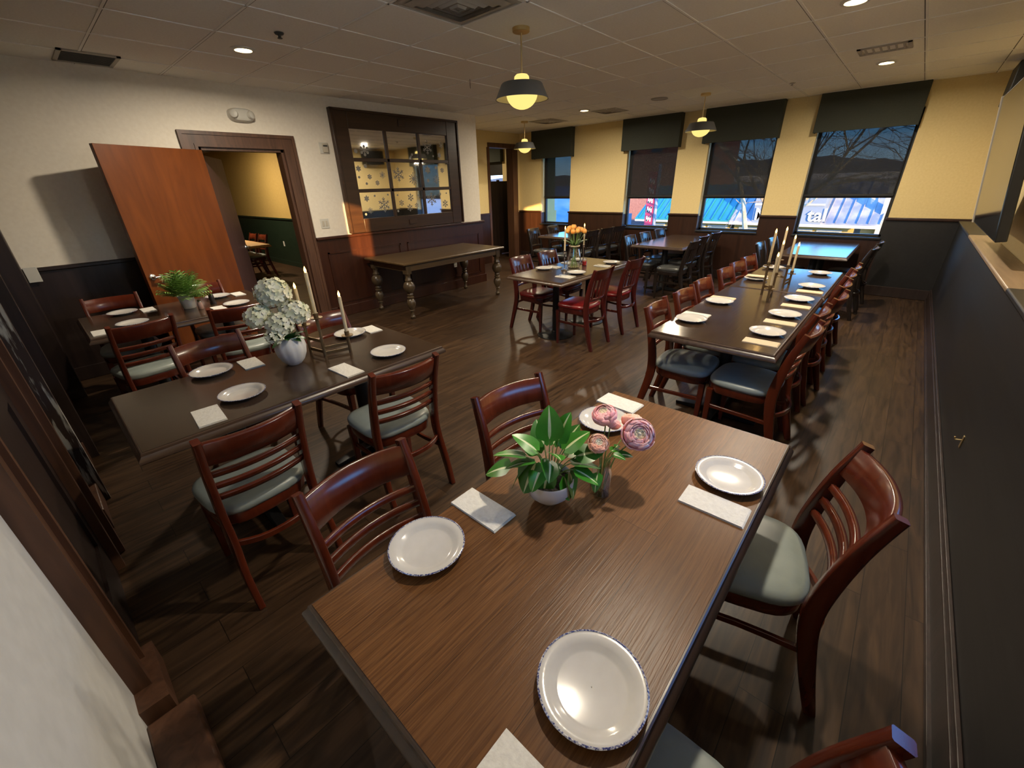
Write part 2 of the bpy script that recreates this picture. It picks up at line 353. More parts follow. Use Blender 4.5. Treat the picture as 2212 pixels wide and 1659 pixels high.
# casing of the doorway
def casing(x0, x1, z1, y, wd, th, name, m, side=-1):
    b = B()
    for a0, a1 in ((0, .035), (.035, wd-.03), (wd-.03, wd)):
        t = th if a0 == 0 or a0 > .1 else th*.7
        o0, o1 = wd-a1, wd-a0          # offset from the opening
        ya, yb_ = min(y, y+side*t), max(y, y+side*t)
        b.box(x0-o1, x0-o0, ya, yb_, 0, z1+o1); b.box(x1+o0, x1+o1, ya, yb_, 0, z1+o1); b.box(x0-o0, x1+o0, ya, yb_, z1+o0, z1+o1)
    return struct(b.to(name, m))
casing(DX0, DX1, DZ, YL, .150, .035, 'trim_3', 'casing')
b = B(); b.box(DX0, DX0+.03, YL, 6.09, 0, DZ); b.box(DX1-.03, DX1, YL, 6.09, 0, DZ); b.box(DX0, DX1, YL, 6.09, DZ-.03, DZ)
struct(b.to('trim_4', 'casing'))
# doors
def lever(parent, x, y, z, s, face):
    b = B(); b.lathe([(.030, -.006), (.034, 0), (.030, .012), (.014, .016), (.012, .05), (.012, .055)], 16)
    b.xf(Matrix.Translation((x, y, z)) @ Matrix.Rotation(PI/2*face, 4, 'X'))
    d = -1 if face > 0 else 1
    b.sweep([(x, y+d*.05, z), (x+s*.03, y+d*.055, z+.002), (x+s*.075, y+d*.052, z+.006), (x+s*.12, y+d*.046, z-.004)], [.011, .011, .009, .006], [.009, .009, .007, .006], 8)
    b.to('lever_handle', 'chrome', parent)['label'] = 'chrome lever handle'
def hinges(parent, y):
    b = B()
    for z in (.25, 1.05, 1.85): b.tube([(0, y, z-.05), (0, y, z+.05)], .008, 8)
    b.to('hinge', 'bronze', parent)
ang = math.atan2(-.365, -.93)
d = B().box(0, .985, -.022, .022, .012, 2.13).to('door_1', 'door', bevel=.003, loc=(1.585, 5.885, 0), rz=ang)
struct(d, 'orange veneered flush door standing open against the cream wall')
lever(d, .93, .022, .96, -1, -1); lever(d, .93, -.022, .96, -1, 1); hinges(d, -.03)
d = B().box(0, .86, -.022, .022, .012, 2.10).to('door_2', 'door2', bevel=.003, loc=(1.63, 6.12, 0), rz=math.radians(62))
struct(d, 'plum coloured flush door opened back into the yellow room')
lever(d, .80, -.022, 1.02, -1, 1); hinges(d, .03)

# near wall at the left of the camera: white plaster, then a dark doorway surround and panelling
b = B()
hy0, hy1, hz0, hz1 = .86, 1.37, 1.76, 2.46        # an opening beyond the frame lets the low sun in
b.box(XN-.05, XN, -.76, hy0, 0, ZC); b.box(XN-.05, XN, hy0, hy1, 0, hz0); b.box(XN-.05, XN, hy0, hy1, hz1, ZC); b.box(XN-.05, XN, hy1, 6.0, 0, ZC)
struct(b.to('wall_near', 'plaster'))
b = B(); b.box(XN, -.150, -.3, 1.47, 0, .075); struct(b.to('baseboard_near', 'casing', bevel=.008))
b = B()
b.box(XN, -.238, 1.58, 1.625, 0, 2.6); b.box(XN, -.25, 1.625, 1.72, 0, 2.6); b.box(XN, -.235, 1.72, 1.75, 0, 2.6)
b.box(XN, -.205, 1.49, 1.78, 0, .12)
struct(b.to('trim_5', 'casing'))
b = B(); b.box(XN, -.268, 1.75, 2.5, 0, 2.6)
b.box(XN, -.256, 1.75, 1.86, 0, 2.6); b.box(XN, -.256, 2.4, 2.5, 0, 2.6); b.box(XN, -.256, 1.86, 2.4, 0, .25); b.box(XN, -.256, 1.86, 2.4, 1.0, 1.12)
struct(b.to('door_3', 'espresso'), 'dark panelled door at the left edge')
b = B(); b.box(XN, -.222, 2.5, 2.54, 0, 2.6); b.box(XN, -.235, 2.54, 2.64, 0, 2.6); b.box(XN, -.205, 2.64, 2.68, 0, 2.6); struct(b.to('trim_6', 'casing'))
b = B(); b.box(XN, -.212, 2.68, 2.76, 0, 2.6); b.box(XN, -.190, 3.26, 3.31, 0, 2.6); struct(b.to('trim_7', 'worn'))
b = B(); b.box(XN, -.25, 2.76, 5.94, 0, 2.62); b.box(XN, -.20, 3.31, 3.42, 0, 2.62); b.box(XN, -.17, 3.95, 4.05, 0, 2.62); struct(b.to('wall_near_panelling', 'espresso'))
b = B(); b.box(XN, -.105, 5.35, 5.6, 0, 2.7); struct(b.to('trim_8', 'espresso', bevel=.006))
b = B(); b.box(XN, -.215, 2.9, 5.3, 0, .14); struct(b.to('baseboard_near_far', 'casing', bevel=.006))

# right wall with deep panelling, ledge and baseboard
b = B()
rx0, rx1, rz0, rz1 = 2.60, 3.02, 2.20, 2.76  # added opening out of view, cut to let in a low sun patch
b.box(-.35, rx0, YR-.05, YR, 0, 1.12); b.box(-.35, rx0, YR-.05, YR, 2.5, ZC); b.box(-.35, .95, YR-.05, YR, 1.12, 2.5); b.box(2.45, rx0, YR-.05, YR, 1.12, 2.5); b.box(rx0, rx1, YR-.05, YR, 0, rz0); b.box(rx0, rx1, YR-.05, YR, rz1, ZC); b.box(rx1, XW+.17, YR-.05, YR, 0, ZC)
struct(b.to('wall_right', 'paint'))
# windows of the right wall lie beyond the frame; only their lower gaps are unshaded
for k, (x0, x1) in enumerate(((.95, 2.45),)):
    wn = B(); wn.box(x0, x0+.04, YR-.05, YR, 1.12, 2.5); wn.box(x1-.04, x1, YR-.05, YR, 1.12, 2.5); wn.box(x0, x1, YR-.05, YR, 2.46, 2.5); wn.box(x0, x1, YR-.05, YR, 1.12, 1.15); wn.box(x0, x1, YR-.05, YR, 1.55, 1.60)
    wo_ = struct(wn.to('window_%d' % (6+k), 'black')); B().box(x0+.04, x1-.04, YR-.04, YR-.03, 1.60, 2.46).to('shade_panel', 'black', wo_)
    B().box(x0+.04, x1-.04, YR-.03, YR-.025, 1.15, 1.55).to('pane', 'glass', wo_)
b = B(); b.box(-2.1, .83, -3.4, -3.0, -4, 2.28); struct(b.to('wall_outside', 'brick'))  # added unseen slab, keeps direct sun out of the right-hand window
b = B(); b.box(-.29, 8.53, YR, -.545, 0, 1.075)
struct(b.to('wall_right_wainscot', 'ebony'))
b = B(); b.box(3.6, 6.62, YR, -.525, 1.075, 1.105); struct(b.to('trim_9', 'ledge', bevel=.008))  # stretch of the cap coloured pale for its sheen
b = B(); b.box(-.29, 3.6, YR, -.525, 1.075, 1.105); b.box(6.62, 8.53, YR, -.525, 1.075, 1.105); struct(b.to('trim_10', 'ebony', bevel=.008))
b = B(); b.box(-.29, 8.53, -.545, -.522, 0, .145); b.box(-.29, 8.53, -.545, -.530, .145, .17); b.box(-.29, 8.53, -.545, -.508, 0, .022)
struct(b.to('baseboard_right', 'espresso', bevel=.003))

# window wall
WIN = [(.22, 1.38), (1.90, 2.96), (3.50, 4.51), (5.86, 6.68)]
SZ, WZ = .845, 2.5
b = B(); X1 = XW+.17
b.box(XW, X1, YR-.05, YB, 0, SZ); b.box(XW, X1, YR-.05, YB, WZ, ZC)
edges = [YR-.05] + [v for p in WIN for v in p] + [YB]
for i in range(0, len(edges), 2): b.box(XW, X1, edges[i], edges[i+1], SZ, WZ)
struct(b.to('wall_window', 'paint'))
b = B(); b.box(XW-.02, XW, .22, YB, .13, SZ-.03); b.mi = 1; b.box(XW-.02, XW, YR, .22, .13, SZ-.03)
for i in range(0, len(edges), 2):
    b.mi = 1 if i == 0 else 0
    b.box(XW-.02, XW, edges[i], edges[i+1], SZ-.03, 1.09)
    if i < 8: b.box(XW-.02, X1-.05, edges[i+1]-.0, edges[i+1]+.012, SZ, 1.09)
    if i > 0: b.box(XW-.02, X1-.05, edges[i]-.012, edges[i], SZ, 1.09)
struct(b.to('wall_window_panelling', ['mahog_dark', 'ebony']))
b = B()
for i in range(0, len(edges), 2): b.box(XW-.05, XW, edges[i]-(.02 if i else 0), edges[i+1]+(.02 if i < 8 else 0), 1.09, ZR)
struct(b.to('trim_11', 'mahog_dark', bevel=.007))
b = B(); b.box(XW-.035, XW, -.545, YB, 0, .15); struct(b.to('baseboard_window', 'espresso', bevel=.006))
for i, (y0, y1) in enumerate(WIN):
    wn = B(); x = X1-.04; fr = .045
    wn.box(x, x+.06, y0, y0+fr, SZ, WZ); wn.box(x, x+.06, y1-fr, y1, SZ, WZ); wn.box(x, x+.06, y0, y1, WZ-fr, WZ); wn.box(x, x+.06, y0, y1, SZ, SZ+.03)
    wo_ = struct(wn.to('window_%d' % (i+1), 'black'))
    B().box(x-.01, x+.05, y0+fr, y1-fr, 1.385, 1.44).to('sash_rail', 'black', wo_)
    B().box(x+.025, x+.03, y0+fr, y1-fr, SZ+.03, WZ-fr).to('pane', 'glass', wo_)
    B().box(XW-.045, x, y0, y1, SZ-.03, SZ).to('window_sill', 'black', wo_, bevel=.006)

# back wall with the wide doorway and the rooms beyond
b = B(); b.box(4.85, 7.47, YB, 7.5, 0, ZC); b.box(7.47, 8.72, YB, 7.5, 2.56, ZC); b.box(8.44, 8.72, YB, 7.5, 0, 2.56)
struct(b.to('wall_back', 'paint'))
b = B(); b.box(7.47, 8.45, YB-.03, 7.53, 2.47, 2.56); b.box(8.28, 8.45, YB-.03, 7.53, 0, 2.47); b.box(7.44, 7.50, YB-.03, 7.53, 0, 2.47); struct(b.to('trim_12', 'casing'))
b = B(); b.box(5.0, 7.44, YB-.022, YB, 0, 1.09); b.box(8.45, 8.55, YB-.022, YB, 0, 1.09); struct(b.to('wall_back_panelling', 'mahog_dark'))
b = B(); b.box(5.0, 7.44, YB-.045, YB, 1.09, ZR); struct(b.to('trim_13', 'mahog'))
b = B(); b.box(4.85, 5.0, 6.09, YB, 0, ZC); struct(b.to('wall_alcove', 'paint'))
# wing beyond the doorway, its window wall set further out
b = B(); wx = 9.82; wy0, wy1 = 9.09, 9.72
b.box(5.0, 9.97, 10.8, 10.95, 0, ZC); b.box(5.0, 5.15, 7.5, 10.8, 0, ZC)
b.box(wx, wx+.15, 7.5, wy0, 0, ZC); b.box(wx, wx+.15, wy1, 10.8, 0, ZC); b.box(wx, wx+.15, wy0, wy1, 0, 1.05); b.box(wx, wx+.15, wy0, wy1, 2.62, ZC)
struct(b.to('wall_beyond', 'paint'))
b = B(); b.box(wx-.02, wx, 7.5, wy0, 0, ZR); b.box(wx-.02, wx, wy1, 10.8, 0, ZR); b.box(wx-.02, wx, wy0, wy1, 0, 1.0); b.box(wx-.05, wx, 7.5, wy0, ZR-.035, ZR); struct(b.to('wall_beyond_panelling', 'mahog'))
wn = B(); wn.box(wx+.07, wx+.12, wy0, wy0+.04, 1.05, 2.62); wn.box(wx+.07, wx+.12, wy1-.04, wy1, 1.05, 2.62); wn.box(wx+.07, wx+.12, wy0, wy1, 2.58, 2.62); wn.box(wx+.07, wx+.12, wy0, wy1, 1.05, 1.09)
wo_ = struct(wn.to('window_5', 'black')); B().box(wx+.09, wx+.095, wy0+.04, wy1-.04, 1.09, 2.58).to('pane', 'glass', wo_)
b = B(); b.box(8.72, 9.97, YB-.03, YB+.15, -4.5, 3.4); b.box(9.97, 10.05, YB-.03, 11, -4.5, 1.05); struct(b.to('wall_wing_outside', 'wing'))
# yellow room behind the left doorway
b = B(); b.box(4.35, 4.5, 6.09, 17, ZR, ZC); b.box(.2, 4.5, 16.8, 16.95, ZR, ZC); b.box(.05, .2, 6.09, 17, ZR, ZC); struct(b.to('wall_yellow_room', 'yellow'))
b = B(); b.box(4.33, 4.5, 6.09, 17, 0, ZR); b.box(.2, 4.5, 16.78, 16.95, 0, ZR); b.box(.05, .22, 6.09, 17, 0, ZR); struct(b.to('wall_yellow_room_wainscot', 'green'))
b = B(); b.box(4.30, 4.35, 6.09, 16.8, ZR-.03, ZR); b.box(4.31, 4.35, 6.09, 16.8, 0, .11); struct(b.to('trim_14', 'green'))

# ------------------------------------------------------------------ window dressing
WLAB = ['nearest the right corner', 'second from the right corner', 'behind the middle dark table', 'at the left end of the window wall']
for i, ((y0, y1), (v0, v1, z0)) in enumerate(zip(WIN, [(.235, 1.415, 2.285), (1.875, 3.04, 2.265), (3.45, 4.59, 2.245), (5.78, 6.87, 2.225)])):
    t = thing('valance', 'charcoal fabric box valance over the window ' + WLAB[i], 'valance', (XW, (v0+v1)/2, z0), 0, 'box valances over the windows')
    hw = (v1-v0)/2; H = ZC-z0-.004
    B().box(-.135, -.12, -hw, hw, 0, H).to('front_panel', 'valance', t, bevel=.004)
    B().box(-.12, 0, -hw, -hw+.015, 0, H).to('side_panel', 'valance', t); B().box(-.12, 0, hw-.015, hw, 0, H).to('side_panel', 'valance', t)
    B().box(-.12, 0, -hw+.015, hw-.015, H-.015, H).to('top_board', 'valance', t)
    s = thing('roller_shade', 'half-drawn dark roller shade in the window ' + WLAB[i], 'shade', (X1-.075, (y0+y1)/2, 1.42), 0, 'roller shades in the windows')
    h2 = (y1-y0)/2-.028
    B().box(-.0015, .0015, -h2, h2, .02, WZ-1.42-.03).to('shade_fabric', 'shade', s)
    B().box(-.012, .012, -h2, h2, -.012, .022).to('bottom_bar', 'black', s, bevel=.004)
    bb = B(); bb.tube([(0, -h2, WZ-1.42-.03), (0, h2, WZ-1.42-.03)], .025, 12); bb.to('roller', 'black', s)
t = thing('valance', 'charcoal fabric box valance seen through the far doorway', 'valance', (wx, 9.40, 2.31), 0, 'box valances over the windows')
B().box(-.13, -.115, -.36, .36, 0, .36).to('front_panel', 'valance', t); B().box(-.115, 0, -.36, -.345, 0, .36).to('side_panel', 'valance', t); B().box(-.115, 0, .345, .36, 0, .36).to('side_panel', 'valance', t)
t = thing('roller_shade', 'dark roller shade in the window seen through the far doorway', 'shade', (wx+.03, 9.405, 1.99), 0, 'roller shades in the windows')
B().box(-.0015, .0015, -.312, .312, 0, .58).to('shade_fabric', 'black', t); B().box(-.012, .012, -.31, .31, -.02, .01).to('bottom_bar', 'black', t)

# ------------------------------------------------------------------ lamps and ceiling fittings
def downlight(x, y, label, power=RECESS):
    t = thing('downlight', label, 'ceiling light', (x, y, ZC), 0, 'round recessed ceiling lights')
    B().lathe([(.062, -.002), (.066, -.012), (.088, -.010), (.094, -.003), (.094, 0), (.062, 0)], 28, cap0=False, cap1=False).to('trim_ring', 'plastic', t)
    B().lathe([(.064, -.004), (.03, -.008), (.001, -.009)], 24, cap0=False).to('lens', 'lens', t)
    l = light('lamp', 'AREA', (0, 0, -.022), power, (1., .87, .68), .12); l.parent = t; l.data.spread = math.radians(175)
downlight(1.75, 4.52, 'lit recessed ceiling light above the open orange door')
downlight(6.85, 4.46, 'small lit recessed ceiling light between the two far pendants')
downlight(6.78, .62, 'lit recessed ceiling light in front of the window nearest the right corner')
downlight(4.35, .67, 'lit recessed ceiling light cut off by the top of the photo')
downlight(1.80, .62, 'lit recessed ceiling light over the front table', RECESS*.7)
def pendant():
    t = thing('pendant_lamp', '', 'pendant light', (0, 0, 0), 0, 'grey and brass pendant lamps')
    B().lathe([(.062, -.028), (.066, -.024), (.066, 0)], 24).to('canopy', 'brass', t)
    B().tube([(0, 0, -.03), (0, 0, -.31)], .006, 8).to('rod', 'brass', t)
    B().lathe([(.010, -.285), (.045, -.292), (.058, -.305), (.062, -.335), (.06, -.345)], 24, cap1=False).to('neck_glass', 'bulb', t)
    o = B().lathe([(.06, -.338), (.158, -.350), (.166, -.358), (.212, -.452), (.214, -.458), (.209, -.457), (.163, -.362), (.06, -.346)], 36, cap0=False, cap1=False).to('lamp_shade', 'grey_shade', t, angle=50)
    B().lathe([(.10, -.37), (.160, -.366), (.2075, -.4562)], 36, cap0=False, cap1=False).to('shade_lining', 'shade_in', t)
    B().lathe([(.118, -.40)]+[(.126*math.cos(a), -.418-.108*math.sin(a)) for a in [i*PI/2/8 for i in range(8)]]+[(.001, -.526)], 28, cap0=False).to('globe', 'bulb', t)
    l = light('lamp', 'AREA', (0, 0, -.535), PEND, (1., .83, .58), .20); l.parent = t
    return t
p0 = pendant(); p0.location = (3.07, 2.6, ZC); p0['label'] = 'largest pendant lamp, with grey shade and glowing globe, hanging mid ceiling'
dup(p0, (7.0, 2.57, ZC), 0, 'pendant lamp with grey shade hanging before the second window from the right corner')
dup(p0, (7.04, 5.91, ZC), 0, 'smallest pendant lamp, hanging in front of the far doorway')
light('lamp_wing', 'AREA', (8.6, 9.6, 2.74), 12, (1., .80, .55), .3)
light('lamp_yellow_room', 'AREA', (2.9, 11.2, 2.74), 46, (1., .80, .55), .3)

def diffuser(x, y, s, label, rings=4, m='vent', rz=0, sy=None):
    sy = sy or s
    t = thing('air_diffuser', label, 'ceiling vent', (x, y, ZC), rz)
    b = B()
    b.frustum([(-.003, -s, s, -sy, sy), (-.008, -s+.02, s-.02, -sy+.02, sy-.02), (.0, -s+.02, s-.02, -sy+.02, sy-.02)]); b.to('frame', m, t)
    b = B()
    for k in range(rings):
        f = 1-(k+.6)/(rings+.4); a, c = (s-.02)*f, (sy-.02)*f
        b.rings([[(-a, -c, -.008-.004*k), (a, -c, -.008-.004*k), (a, c, -.008-.004*k), (-a, c, -.008-.004*k)], [(-a*.82, -c*.82, -.022-.004*k), (a*.82, -c*.82, -.022-.004*k), (a*.82, c*.82, -.022-.004*k), (-a*.82, c*.82, -.022-.004*k)]], True, False, False)
    b.to('louvre', m, t)
    return t
diffuser(2.40, 2.57, .30, 'large square louvred air diffuser at the top edge of the ceiling', 5)
diffuser(7.39, 5.62, .28, 'square louvred air diffuser beside the smallest pendant')
diffuser(7.25, 4.22, .24, 'square ceiling diffuser just right of the smallest recessed light', 3)
def slot_vent(x, y, sx_, sy_, label, n=9, fm='vent', sm='vent_dark'):
    t = thing('return_vent', label, 'ceiling vent', (x, y, ZC))
    b = B(); b.box(-sx_, sx_, -sy_, -sy_+.03, -.012, 0); b.box(-sx_, sx_, sy_-.03, sy_, -.012, 0); b.box(-sx_, -sx_+.03, -sy_, sy_, -.012, 0); b.box(sx_-.03, sx_, -sy_, sy_, -.012, 0); b.to('frame', fm, t)
    b = B()
    for k in range(n):
        yy = -sy_+.03 + (2*sy_-.06)*(k+.5)/n
        b.box(-sx_+.03, sx_-.03, yy-.008, yy+.006, -.009, -.002)
    b.to('slats', sm, t)
    return t
slot_vent(.88, 5.63, .20, .22, 'dark slatted return vent in the ceiling at the left wall', 11)
slot_vent(6.05, .60, .15, .20, 'slatted return vent beside the lit downlight near the right windows', 6, sm='vent')
t = thing('sprinkler_head', 'small sprinkler head on the ceiling right of the light above the door', 'sprinkler', (1.80, 3.91, ZC))
B().lathe([(.035, -.004), (.03, -.012), (.012, -.014), (.010, -.03), (.018, -.034), (.018, -.037), (.002, -.038)], 16).to('head', 'vent_dark', t)
t = thing('sprinkler_head', 'small sprinkler head on the ceiling above the second window from the right', 'sprinkler', (7.16, 1.56, ZC))
B().lathe([(.035, -.004), (.03, -.012), (.012, -.014), (.010, -.03), (.018, -.034), (.002, -.036)], 16).to('head', 'vent', t)
t = thing('ceiling_speaker', 'round flush ceiling speaker in front of the middle windows', 'speaker', (6.86, 3.18, ZC))
B().lathe([(.12, -.006), (.115, -.010), (.10, -.010), (.099, -.006), (.001, -.007)], 28, cap0=False).to('grille', 'vent', t)
t = thing('ceiling_hook', 'thin wire hook hanging from the ceiling left of the largest pendant', 'hook', (3.92, 4.08, ZC))
B().tube([(0, 0, 0), (0, 0, -.05), (.02, .02, -.08), (.03, .03, -.05)], .003, 6).to('wire', 'vent_dark', t)

# ------------------------------------------------------------------ things on the left wall
t = thing('emergency_light', 'white twin-head emergency light on the wall above the doorway', 'emergency light', (2.09, YL, 2.49))
b = B(); b.rings([[(x*k, -d, z*k) for x, z in [(.13*math.copysign(abs(math.cos(a))**.6, math.cos(a)), .065*math.copysign(abs(math.sin(a))**.7, math.sin(a))) for a in [i*2*PI/24 for i in range(24)]]] for d, k in ((0, 1), (.05, .98), (.075, .85), (.085, .6))]); b.to('housing', 'plastic', t)
for s in (-1, 1):
    b = B().lathe([(.02, -.03), (.036, -.028), (.042, .0), (.038, .02), (.02, .03)], 16); b.xf(Matrix.Translation((s*.085, -.085, .0)) @ Matrix.Rotation(PI/2*.9, 4, 'X') @ Matrix.Rotation(s*.5, 4, 'Y')); b.to('lamp_head', 'plastic', t)
t = thing('thermostat', 'small white wall thermostat left of the big mirror frame', 'thermostat', (3.0, YL, 2.20))
B().box(-.06, .06, -.012, 0, -.065, .065).to('back_plate', 'plastic', t, bevel=.004); B().box(-.025, .045, -.035, -.012, -.05, .055).to('cover', 'beige_plastic', t, bevel=.006)
B().box(-.02, .035, -.037, -.035, .015, .035).to('display', 'vent_dark', t)
t = thing('light_switch', 'white double light switch plate right of the doorway', 'light switch', (2.805, YL, 1.295))
B().box(-.058, .058, -.008, 0, -.062, .062).to('switch_plate', 'plastic', t, bevel=.003)
for s in (-1, 1): B().box(s*.024-.016, s*.024+.016, -.012, -.008, -.034, .034).to('rocker', 'beige_plastic', t, bevel=.002)
t = thing('cover_plate', 'small white cover plate at the left end of the chair rail', 'wall plate', (-.06, YL-.045, 1.09))
B().box(-.045, .045, -.012, 0, -.085, .05).to('plate', 'plastic', t, bevel=.003)
t = thing('wall_outlet', 'white socket on the panelling behind the turned-leg table', 'outlet', (5.05, YL-.022, .44))
B().box(-.035, .035, -.006, 0, -.058, .058).to('socket_plate', 'plastic', t, bevel=.003)
for s in (-1, 1): B().box(-.014, .014, -.009, -.006, s*.022-.014, s*.022+.014).to('socket', 'beige_plastic', t, bevel=.002)
t = thing('wall_outlet', 'pale socket low on the green panelling in the yellow room', 'outlet', (4.33, 11.6, .52))
B().box(-.008, 0, -.035, .035, -.058, .058).to('socket_plate', 'plastic', t)

# mirror in an old window frame
mw = thing('framed_mirror', 'large dark wood window-style mirror of nine panes hung above the panelling', 'mirror', (4.217, YL, ZR))
x0, x1, z0, z1 = -1.082, 1.083, .008, 1.535
gx0, gx1, gz0, gz1 = -.85, .845, .19, 1.315
b = B(); yb, yf = -.06, 0
b.box(x0, gx0, yb, yf, z0, z1); b.box(gx1, x1, yb, yf, z0, z1); b.box(gx0, gx1, yb, yf, gz1, z1); b.box(gx0, gx1, yb, yf, z0, gz0)
for a0, a1, c0, c1 in ((x0, x0+.03, z0, z1), (x1-.03, x1, z0, z1), (x0, x1, z1-.03, z1)): b.box(a0, a1, yb-.02, yb, c0, c1)
b.to('frame', 'frame_wood', mw, bevel=.006)
pw, ph, mu = (gx1-gx0-2*.045)/3, (gz1-gz0-2*.045)/3, .045
b = B()
for i in (1, 2):
    b.box(gx0+i*(pw+mu)-mu, gx0+i*(pw+mu), yb+.008, yf, gz0, gz1); b.box(gx0, gx1, yb+.008, yf, gz0+i*(ph+mu)-mu, gz0+i*(ph+mu))
b.to('glazing_bar', 'frame_wood', mw, bevel=.004)
PY = -.034
for i in range(3):
    for j in range(3):
        B().box(gx0+i*(pw+mu), gx0+i*(pw+mu)+pw, PY, PY+.006, gz0+j*(ph+mu), gz0+j*(ph+mu)+ph).to('mirror_pane', 'mirror', mw)
b = B(); b.box(-.07, .07, yb-.012, yb, .06, .13); b.to('latch_plate', 'frame_wood', mw, bevel=.004)
b = B(); b.box(-.06, .06, yb-.012, yb, 1.38, 1.47); b.to('keeper_block', 'frame_wood', mw, bevel=.004)

def flake(kind, r):
    """a flat window sticker in the xz plane, facing -y"""
    b = B()
    def bar(a, d0, d1, w, w1=None, off=0., da=0.):
        w1 = w if w1 is None else w1
        ca, sa = math.cos(a), math.sin(a)
        def P(d, q): return (ca*d - sa*q, sa*d + ca*q)
        b.prism_axis([P(d0, -w), P(d1, -w1), P(d1, w1), P(d0, w)], -.0015, 0, 1)
    def barb(a, d, l, sp, w):
        for s in (-1, 1):
            ca, sa = math.cos(a), math.sin(a); q0 = Vector((ca*d, sa*d)); dr = Vector((math.cos(a+s*sp), math.sin(a+s*sp))); nn = Vector((-dr.y, dr.x))*w
            q1 = q0+dr*l
            b.prism_axis([tuple(q0-nn), tuple(q1-nn), tuple(q1+nn), tuple(q0+nn)], -.0015, 0, 1)
    def disc(c, q, n=14): b.prism_axis([(c[0]+q*math.cos(2*PI*i/n), c[1]+q*math.sin(2*PI*i/n)) for i in range(n)], -.0018, 0, 1)
    A6 = [PI/2+i*PI/3 for i in range(6)]
    if kind == 'dot': disc((0, 0), r, 20)
    elif kind == 'big':
        for a in A6:
            bar(a, 0, r, r*.05); barb(a, r*.35, r*.28, .95, r*.045); barb(a, r*.62, r*.30, .85, r*.045)
        disc((0, 0), r*.14)
    elif kind == 'sm':
        for a in A6: bar(a, 0, r, r*.08); barb(a, r*.5, r*.35, .8, r*.07)
        disc((0, 0), r*.2)
    elif kind == 'ast':
        for i in range(12): bar(PI/2+i*PI/6, r*.1, r*(1 if i % 2 == 0 else .82), r*.035, r*.08)
        disc((0, 0), r*.28)
    elif kind == 'star':
        b.prism_axis([((r if i % 2 == 0 else r*.55)*math.cos(PI/2+i*PI/6), (r if i % 2 == 0 else r*.55)*math.sin(PI/2+i*PI/6)) for i in range(12)], -.0015, 0, 1)
    elif kind == 'wreath':
        for a in A6: disc((math.cos(a)*r*.7, math.sin(a)*r*.7), r*.3); bar(a, 0, r*.7, r*.09)
    else:
        for a in A6: disc((math.cos(a)*r*.76, math.sin(a)*r*.76), r*.27); bar(a, 0, r*.6, r*.1)
        disc((0, 0), r*.22)
    return b
KN = {'flower': 'petal-armed snowflake', 'dot': 'round dot', 'big': 'large branched snowflake', 'sm': 'small branched snowflake', 'star': 'solid six-point star', 'wreath': 'ring-shaped snowflake', 'ast': 'many-rayed snowflake'}
STK = [('flower', 3.566, 2.192, .07, 'in the top left mirror pane'), ('dot', 3.432, 2.178, .026, 'in the top left mirror pane'), ('big', 4.668, 2.267, .098, 'at the left of the top right mirror pane'),
 ('sm', 4.949, 2.306, .046, 'in the upper corner of the top right mirror pane'), ('star', 4.895, 2.165, .046, 'low in the top right mirror pane'), ('dot', 4.77, 2.150, .014, 'in the top right mirror pane'),
 ('star', 3.429, 1.965, .045, 'in the upper left of the middle-row left mirror pane'), ('dot', 3.541, 1.998, .025, 'at the top of the middle-row left mirror pane'), ('dot', 3.418, 1.858, .016, 'at the left edge of the middle-row left mirror pane'),
 ('dot', 3.521, 1.775, .017, 'low in the middle-row left mirror pane'), ('wreath', 3.583, 1.863, .034, 'mid height in the middle-row left mirror pane'), ('wreath', 3.696, 1.782, .033, 'low in the middle-row left mirror pane'), ('ast', 3.797, 1.885, .048, 'at the right of the middle-row left mirror pane'),
 ('big', 4.074, 1.89, .102, 'at the left of the centre mirror pane'), ('ast', 4.341, 1.83, .09, 'at the right of the centre mirror pane'),
 ('star', 4.631, 1.955, .062, 'in the upper left of the middle-row right mirror pane'), ('dot', 4.8, 1.987, .023, 'at the top of the middle-row right mirror pane'), ('wreath', 4.927, 1.95, .037, 'in the middle-row right mirror pane'), ('ast', 4.792, 1.815, .068, 'low in the middle-row right mirror pane'), ('dot', 4.62, 1.802, .024, 'low in the middle-row right mirror pane'),
 ('star', 3.481, 1.583, .047, 'at the upper left of the bottom left mirror pane'), ('big', 3.755, 1.488, .104, 'at the right of the bottom left mirror pane'), ('dot', 3.841, 1.622, .013, 'in the upper right corner of the bottom left mirror pane'), ('ast', 3.512, 1.421, .044, 'at the foot of the bottom left mirror pane'), ('dot', 3.43, 1.375, .017, 'in the lowest corner of the bottom left mirror pane'), ('dot', 3.617, 1.613, .014, 'at the top middle of the bottom left mirror pane'),
 ('dot', 4.01, 1.610, .013, 'at the upper left of the bottom middle mirror pane'), ('sm', 4.246, 1.572, .058, 'high in the bottom middle mirror pane'), ('dot', 4.393, 1.597, .012, 'at the upper right of the bottom middle mirror pane'), ('sm', 4.064, 1.499, .048, 'at the left of the bottom middle mirror pane'), ('sm', 4.21, 1.424, .054, 'at the foot of the bottom middle mirror pane'), ('sm', 4.345, 1.452, .040, 'low right in the bottom middle mirror pane'), ('dot', 3.984, 1.388, .017, 'in the lowest left corner of the bottom middle mirror pane'),
 ('big', 4.652, 1.53, .105, 'at the left of the bottom right mirror pane'), ('dot', 4.835, 1.600, .022, 'at the top of the bottom right mirror pane'), ('sm', 4.932, 1.451, .062, 'at the right of the bottom right mirror pane'), ('dot', 4.974, 1.610, .012, 'in the upper right corner of the bottom right mirror pane'), ('dot', 4.364, 2.161, .017, 'in the top middle mirror pane')]
